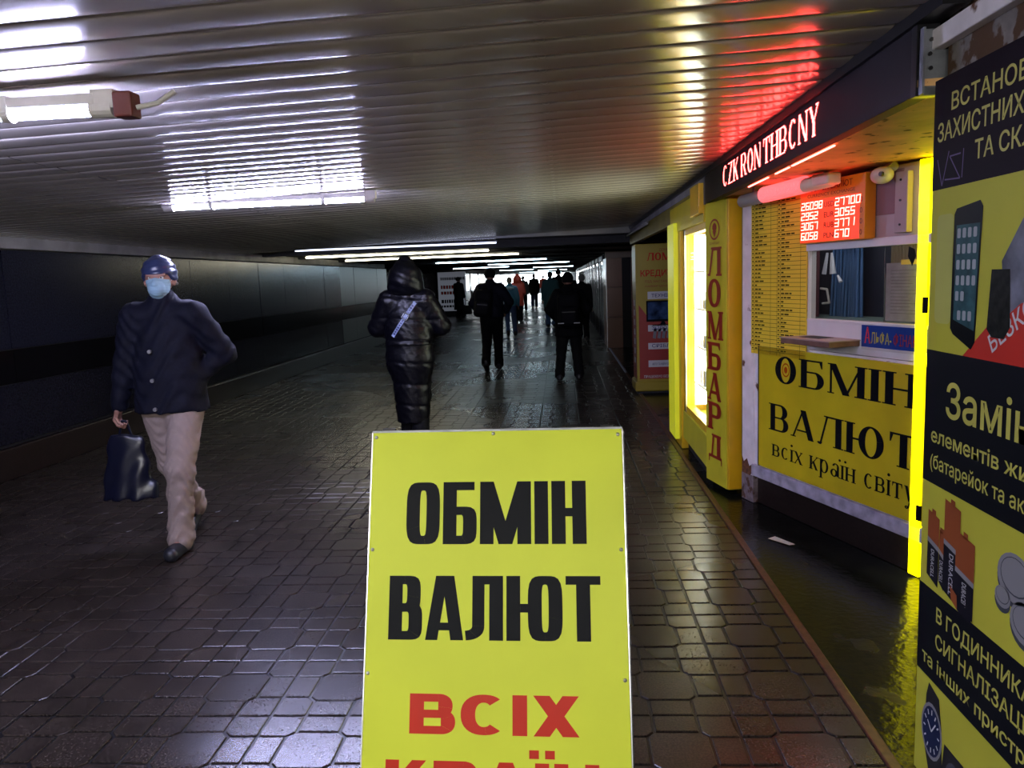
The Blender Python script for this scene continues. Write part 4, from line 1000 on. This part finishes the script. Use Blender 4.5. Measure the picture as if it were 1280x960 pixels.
# ================================================================== A-FRAME SIGN IN FRONT
sx_ = Vector((.999, -.039, 0)).normalized(); sdn = Vector((-.013, -.338, -.941)).normalized()
MS = frame((-.469, 1.856, 1.242), sx_, -sdn)
AF = thing('sandwich_board', 'yellow sandwich board reading ОБМІН ВАЛЮТ ВСІХ КРАЇН in black and red letters', 'sign', mat=MS)
HB = 1.315
box('front_panel', 0, -HB, -.004, .6, 0, 0, YEL, AF, bevel=.0008)
box('top_edge', -.002, -.001, -.006, .602, .004, .0008, STEEL, AF)
for x0 in (.02, .55): box('edge_clip', x0, -.002, -.03, x0+.035, .012, -.006, BLKMET, AF, bevel=.003)
box('edge_trim', -.003, -HB, -.006, -.0005, 0, .0006, SILV, AF); box('edge_trim', .6005, -HB, -.006, .603, 0, .0006, SILV, AF)
box('frame_rail', .0, -HB, -.03, .025, -.004, -.005, BLKMET, AF); box('frame_rail', .578, -HB, -.03, .606, -.004, -.005, BLKMET, AF)
box('cross_bar', .025, -.03, -.03, .578, -.005, -.005, BLKMET, AF)
hn = Matrix.Rotation(-.70, 4, 'X')
for x0 in (.015, .535):
    MB().tube((x0, -.004, -.018), (x0+.05, -.004, -.018), .012, n=10).build('hinge', BLKMET, AF)
rp = box('rear_panel', .0, -HB, -.012, .6, -.01, -.0, BLKMET, AF); rp.rotation_euler = (.70, 0, 0); rp.location = (0, 0, -.025)
letters('ОБМІН', IMPACT, .088, -.267, .425, .145, BLK, AF, z=.0006)
letters('ВАЛЮТ', IMPACT, .052, -.482, .49, .143, BLK, AF, z=.0006)
letters('ВСІХ', WIDE, .107, -.683, .383, .085, RED, AF, z=.0006)
letters('КРАЇН', WIDE, .055, -.826, .475, .088, RED, AF, z=.0006)
letters('СВІТУ'.replace('У', 'Y'), WIDE, .09, -.965, .42, .088, RED, AF, z=.0006)
for x, y in ((.008, -.012), (.295, -.007), (.591, -.014), (.008, -.279), (.591, -.280), (.007, -.556), (.591, -.563), (.008, -.84), (.591, -.84), (.008, -1.12), (.591, -1.12)):
    MB().ball((x, y, .0005), .0045, 10, 6, (1, 1, .5)).build('rivet', SILV, AF, True)
for nm in ('printed_icon', 'small_print', 'printed_watch_marks', 'printed_phones', 'logo_lines', 'ruled_line', 'side_print', 'unlit_dots', 'led_letters', 'goods'):
    for o in bpy.data.objects:
        if o.name.split('.')[0] == nm and o.type == 'MESH' and nm != 'goods': o['kind'] = 'stuff'
#PEOPLE
# ================================================================== PEOPLE
NAVY = pm('navy_wool_coat', (.0022, .0028, .010), .75, spec=.2, noise=(25, .25), bump=(90, .15))
BEI = pm('beige_cotton_trousers', (.26, .20, .18), .75, noise=(12, .08), bump=(40, .2))
LTH = pm('blue_leather', (.025, .035, .09), .3, bump=(30, .15))
PUFF = pm('black_glossy_puffer', (.002, .002, .004), .36, spec=.22, bump=(35, .35))
BLKF = pm('black_fabric', (.003, .003, .004), .8, spec=.15)
DKF = pm('dark_grey_fabric', (.006, .006, .007), .8, spec=.2)
HAIR = pm('dark_hair', (.008, .006, .005), .6)

def hand_on(side, curl=1.0, axis=None):
    """right/left hand hanging down, fingers curled forward around something; returns a field builder"""
    def mk(w_, e_, s):
        d = (w_-e_)/np.linalg.norm(w_-e_); fwd = np.array((0, 1., 0)); fwd = fwd-fwd@d*d; fwd /= np.linalg.norm(fwd); lat = np.cross(d, fwd)
        lat = lat*(1 if lat[0]*side > 0 else -1)           # points away from the body
        inn_ = -lat                                        # towards the thigh: fingers curl this way
        pr = [('c', w_-d*.03*s, w_+d*.02*s, .026*s, .025*s)]
        for k in range(4):
            off = fwd*(.033-.021*k)*s
            ln = (.078, .084, .08, .066)[k]*s
            kn = w_+d*(.085-.006*abs(k-1))*s+off
            pr.append(('c', w_+d*.015*s+off*.75, kn, .0125*s, .0105*s))
            p1 = kn+(d*.75+inn_*.65)*ln*.45; p2 = p1+(d*.05+inn_*1.0)*ln*.33; p3 = p2+(-d*.85+inn_*.35)*ln*.28
            pr += [('c', kn, p1, .0098*s, .0088*s), ('c', p1, p2, .0088*s, .008*s), ('c', p2, p3, .008*s, .007*s)]
        t0 = w_+d*.02*s+fwd*.02*s; t1 = w_+d*.06*s+fwd*.055*s+inn_*.015*s; t2 = t1+(d*.8+inn_*.6)*.03*s; t3 = t2+(d*.5+inn_*.9)*.024*s
        pr += [('c', t0, t1, .014*s, .0115*s), ('c', t1, t2, .011*s, .0098*s), ('c', t2, t3, .0095*s, .008*s)]
        lo, hi = bounds(pr, .012); return field(pr, .005), lo, hi
    return mk

# 1. masked man walking towards the camera (facing -Y: rotated by 180 degrees, his right hand is on image left)
P1, I1 = person('walking man in navy coat, beige trousers and light blue face mask', (-2.43, 4.66, 0), pi+.10, H=1.80,
    feet=((-.02, .10, .09), (.06, -.36, .17)), toes=(0, .55), hands=((-.12, .0, 1.02), (.33, .02, .80)), ehint=((-1.2, -.7, 0), (.5, -1, 0)),
    top=NAVY, bottom=BEI, shoe=pm('dark_grey_shoe', (.015, .016, .022), .35), hem=.85, bulk=1.12, wrinkle=.005, headwear='cap', hairmat=LTH, res=.011, face=True,
    fingers=(None, hand_on(1)), headturn=.12)
hd, s1 = I1['hd'], I1['s']
fh = I1['fh']; hc = I1['hc']
def fmask(p):
    d = fh(p); l = (p-hc)/s1; fy = l[:, 1]*cos(.12)-l[:, 0]*sin(.12); fx = l[:, 0]*cos(.12)+l[:, 1]*sin(.12)
    d = np.minimum(d, ell(p, hd(0, .075, -.055), (.045, .04, .045)))-.005
    d = d+.0012*np.sin(l[:, 2]*420)
    return np.maximum.reduce([d, (np.abs(fx)-.066)*s1, (.012-fy)*s1, (l[:, 2]+.004-.012*(1-np.abs(fx)/.06))*s1, (-.118-l[:, 2])*s1])
smesh('face_mask', [(fmask, hc-.14, hc+.14, .005)], pm('light_blue_mask', (.24, .38, .46), .7), P1)
for sx in (-1, 1):
    MB().path([tuple(hd(sx*.062, .035, -.02)), tuple(hd(sx*.078, .005, .0)), tuple(hd(sx*.084, -.02, .012))], .0016, 5).build('ear_loop', WHT, P1)
# grey lining along the cap's edge
m_ = MB(); pts = [tuple(hd(-.088*cos(a)*1.0, -.105*sin(a)-.012, -.026)) for a in np.linspace(.25, pi-.25, 13)]
m_.path(pts, .011, 8); m_.build('cap_lining', pm('grey_fleece_lining', (.25, .25, .25), .9), P1, True)
for k in range(3):
    MB().tube(tuple(I1['A']((.045, .135, 1.22-.17*k))), tuple(I1['A']((.045, .15, 1.22-.17*k))), .012, n=10).build('button', SILV, P1)
# collar flap, pocket edge
m_ = MB(); m_.box(-.075, .0, 0, .075, .006, .03)
# carrier bag
wr = I1['wr'][1]
M1 = P1.matrix_basis if False else Matrix.Translation((-2.43, 4.66, 0)) @ Matrix.Rotation(pi+.10, 4, 'Z')
hw = M1 @ Vector(tuple(wr+np.array((-.02, .0, -.095))))
CB = thing('carrier_bag', 'dark blue plastic carrier bag hanging from the masked man\'s hand', 'bag', tuple(hw), pi+.10)
def fbag(p):
    t = np.clip((-p[:, 2])/.36, 0, 1); wx = .03+.11*np.sqrt(t); wy = .015+.05*t
    d = np.maximum((np.sqrt((p[:, 0]/wx)**2+(p[:, 1]/wy)**2)-1)*np.minimum(wx, wy), np.maximum(p[:, 2]+.06, -p[:, 2]-.36))
    return d+.004*np.sin(p[:, 0]*70+p[:, 2]*14)*t+.003*np.sin(p[:, 2]*50+p[:, 0]*40)
smesh('bag_body', [(fbag, (-.18, -.12, -.42), (.18, .12, .0), .01)], pm('dark_blue_film', (.004, .005, .016), .3), CB)
MB().path([(-.035, 0, -.075), (-.012, 0, .0), (.012, 0, .004), (.035, 0, -.075)], .006, 6).build('bag_handle', pm('dark_blue_film', (0, 0, 0)), CB)

CB.scale = (1.2, 1.1, 1.35)
# 2. woman in the long black hooded puffer coat, seen from behind
P2, I2 = person('person in long glossy black hooded puffer coat walking away', (-1.50, 7.55, 0), 0, H=1.77,
    feet=((-.05, .05, .09), (.07, -.05, .10)), hands=((-.16, .24, 1.06), (.16, .24, 1.06)), ehint=((-1.3, -.8, -.3), (1.3, -.8, -.3)),
    top=PUFF, bottom=BLKF, hem=.24, skirt=.115, hips=.185, bulk=1.28, quilt=.21, wrinkle=.002, res=.013, hood=PUFF, sleeve=1.15)
fj2 = I2['fj']
def fbelt(p): return np.maximum(fj2(p)-.012, np.maximum(p[:, 2]-1.06, 1.005-p[:, 2]))
smesh('belt', [(fbelt, (-.21, -.22, .98), (.21, .22, 1.09), .011)], PUFF, P2)
SB = thing('crossbody_strap', 'white patterned crossbody bag strap across the black puffer coat\'s back', 'bag', (-1.50, 7.55, 0))
a_, b_ = np.array((-.13, -.16, 1.10)), np.array((.10, -.155, 1.42)); N_ = 16; vs = []; fs = []
nrm = np.array((0, -1., 0)); dr = (b_-a_)/np.linalg.norm(b_-a_); sd = np.cross(dr, nrm)
def onback(x, z):
    y = np.linspace(-.35, 0, 90); P = np.stack([np.full(90, x), y, np.full(90, z)], 1); v = fj2(P); i = np.argmax(v < 0); return y[i]-.008
for i in range(N_+1):
    c = a_+(b_-a_)*i/N_
    for sg in (-1, 1):
        q_ = c+sd*sg*.017; vs.append((q_[0], onback(q_[0], q_[2]), q_[2]))
for i in range(N_): fs.append((2*i, 2*i+1, 2*i+3, 2*i+2))
st_ = MB().add(vs, fs).build('strap_band', pm('pale_blue_strap', (.20, .25, .40), .5, emit=0), SB)
m_ = MB()
for i in range(1, N_-1):
    if i in (9, 10): continue
    p0, p1, p2, p3 = [np.array(vs[2*i+k]) for k in (0, 1, 3, 2)]; c0 = (p0+p1)/2; c1 = (p2+p3)/2; w0 = (p1-p0)*.28
    m_.add([tuple(c0-w0+(0, -.0025, 0)), tuple(c0+w0+(0, -.0025, 0)), tuple(c0*.35+c1*.65+w0+(0, -.0025, 0)), tuple(c0*.35+c1*.65-w0+(0, -.0025, 0))], [(0, 1, 2, 3)])
m_.build('strap_pattern', pm('navy_strap_pattern', (.03, .04, .12), .5), SB)
c = np.array(vs[19])*.5+np.array(vs[20])*.5
MB().path([tuple(c+k*sd*.026+j*dr*.03+(0, -.01, 0)) for k, j in ((-1, -1), (1, -1), (1, 1), (-1, 1), (-1, -1))], .004, 6).build('buckle', SILV, SB)

# 3. man with backpack, one foot lifting
person('man in navy jacket and black trousers walking away with backpack on his left shoulder', (-1.27, 14.0, 0), 0, H=1.80, feet=((-.10, -.28, .16), (.09, .12, .09)), toes=(.5, 0), res=.02,
       hands=((-.22, .16, 1.0), (.24, .14, 1.0)), ehint=((-1, -1, 0), (1, -1, 0)), top=NAVY, bottom=BLKF, hem=.92, bulk=1.2, headwear='beanie', hairmat=BLKF)
backpack('dark backpack slung on the left shoulder of the navy jacket man', (-1.39, 13.74, 1.20), 0, DKF, 1.0, .1)
# 4. dark figure on the right with pale strips
person('bulky person in black jacket standing with legs apart right of the walkway middle', (.09, 12.3, 0), 0, H=1.66, feet=((-.17, .0, .09), (.15, .08, .09)), res=.02,
       hands=((-.2, .2, 1.0), (.2, .2, 1.0)), ehint=((-1.2, -1, 0), (1.2, -1, 0)), top=BLKF, bottom=DKF, hem=.72, bulk=1.25, headwear='beanie', hairmat=BLKF, lean=.05)
bp4 = backpack('black backpack with two pale reflective strips on the bulky person\'s back', (.09, 12.0, 1.10), 0, BLKF, 1.1)
for sx in (-1, 1): MB().box(sx*.12-.045, -.148, -.19, sx*.12+.045, -.143, -.178).build('reflective_strip', pm('pale_reflective', (.4, .4, .42), .3), bp4)
# 5..: people farther along
TEAL = pm('teal_jacket', (.07, .26, .38), .6); JEAN = pm('blue_jeans', (.05, .09, .22), .8); REDP = pm('red_puffer', (.75, .08, .04), .5)
OLIVE = pm('olive_coat', (.03, .035, .025), .8); CREAM = pm('cream_coat', (.35, .33, .3), .8); FAIR = pm('fair_hair', (.35, .28, .2), .7); WSH = pm('white_trainers', (.5, .5, .5), .5)
far = dict(res=.03)
person('person in teal jacket and blue jeans with fair hair and pale scarf', (-1.48, 22.3, 0), .1, H=1.66, feet=((-.09, -.12, .12), (.13, .14, .09)), toes=(.3, 0), hands=((-.25, .2, .95), (.25, .1, .9)), top=TEAL, bottom=JEAN, hem=.9, headwear='hair', hairmat=FAIR, bulk=1.02, **far)
sc = MB().ball((-1.48, 22.22, 1.36), .12, 14, 8, (1.2, .9, .45)).build('scarf', pm('pale_cyan_scarf', (.45, .7, .78), .8), None, True); tag(sc, 'pale cyan scarf round the teal jacket person\'s shoulders', 'scarf')
person('person in long red quilted puffer coat with red hood', (-1.66, 29.6, 0), 0, H=1.72, feet=((-.08, 0, .09), (.09, -.05, .09)), hands=((-.2, .2, 1.0), (.2, .2, 1.0)), top=REDP, bottom=BLKF, hem=.62, quilt=.2, bulk=1.25, hood=REDP, skirt=.19, **far)
person('person in cream coat and dark trousers beyond the red puffer coat', (-1.95, 40, 0), 0, H=1.75, top=CREAM, bottom=BLKF, hem=.8, headwear='hair', hairmat=FAIR, bulk=1.15, **far)
person('person in olive coat and jeans with white trainers, far down the passage', (-1.55, 44, 0), 0, H=1.84, feet=((-.1, .1, .09), (.1, -.1, .1)), top=OLIVE, bottom=JEAN, shoe=WSH, hem=.68, headwear='hair', hairmat=HAIR, bulk=1.25, **far)
person('person in short red jacket and jeans, farthest down the passage', (-1.35, 58, 0), 0, H=1.80, top=REDP, bottom=JEAN, hem=.9, headwear='hair', hairmat=HAIR, bulk=1.3, **far)
person('tall person in dark teal coat left of the bulky black figure', (-.38, 26, 0), 0, H=1.80, top=pm('dark_teal_coat', (.03, .09, .10), .8), bottom=JEAN, hem=.6, headwear='hair', hairmat=HAIR, bulk=1.25, **far)
person('tall dark figure just behind the dark teal coat', (-.12, 30, 0), 0, H=1.90, top=BLKF, bottom=BLKF, hem=.75, headwear='beanie', hairmat=BLKF, bulk=1.25, **far)
person('dark figure in the crowd right of the tall pair', (.35, 32, 0), 0, H=1.72, top=BLKF, bottom=BLKF, hem=.75, headwear='hair', hairmat=HAIR, bulk=1.2, **far)
person('grey haired person in dark coat close to the shop fronts on the right', (.50, 20, 0), 0, H=1.66, top=DKF, bottom=BLKF, hem=.8, headwear='hair', hairmat=pm('grey_hair', (.18, .18, .18), .7), bulk=1.2, **far)
person('person in long black coat standing by the poster stand on the left', (-4.55, 34.6, 0), -.6, H=1.78, top=BLKF, bottom=BLKF, hem=.35, skirt=.22, headwear='beanie', hairmat=BLKF, bulk=1.25, hands=((-.28, .1, .75), (.28, .1, .75)), **far)
hb = thing('shopping_bag', 'dark bag hanging at the side of the long black coat by the poster', 'bag', (-4.18, 34.5, .35))
smesh('bag_body', [(field([('b', (0, 0, 0), (.2, .1, .2), .05)], .01), (-.25, -.15, -.25), (.25, .15, .25), .03)], DKF, hb)
MB().path([(-.1, 0, .2), (-.05, 0, .42), (.05, 0, .42), (.1, 0, .2)], .012).build('bag_handle', DKF, hb)
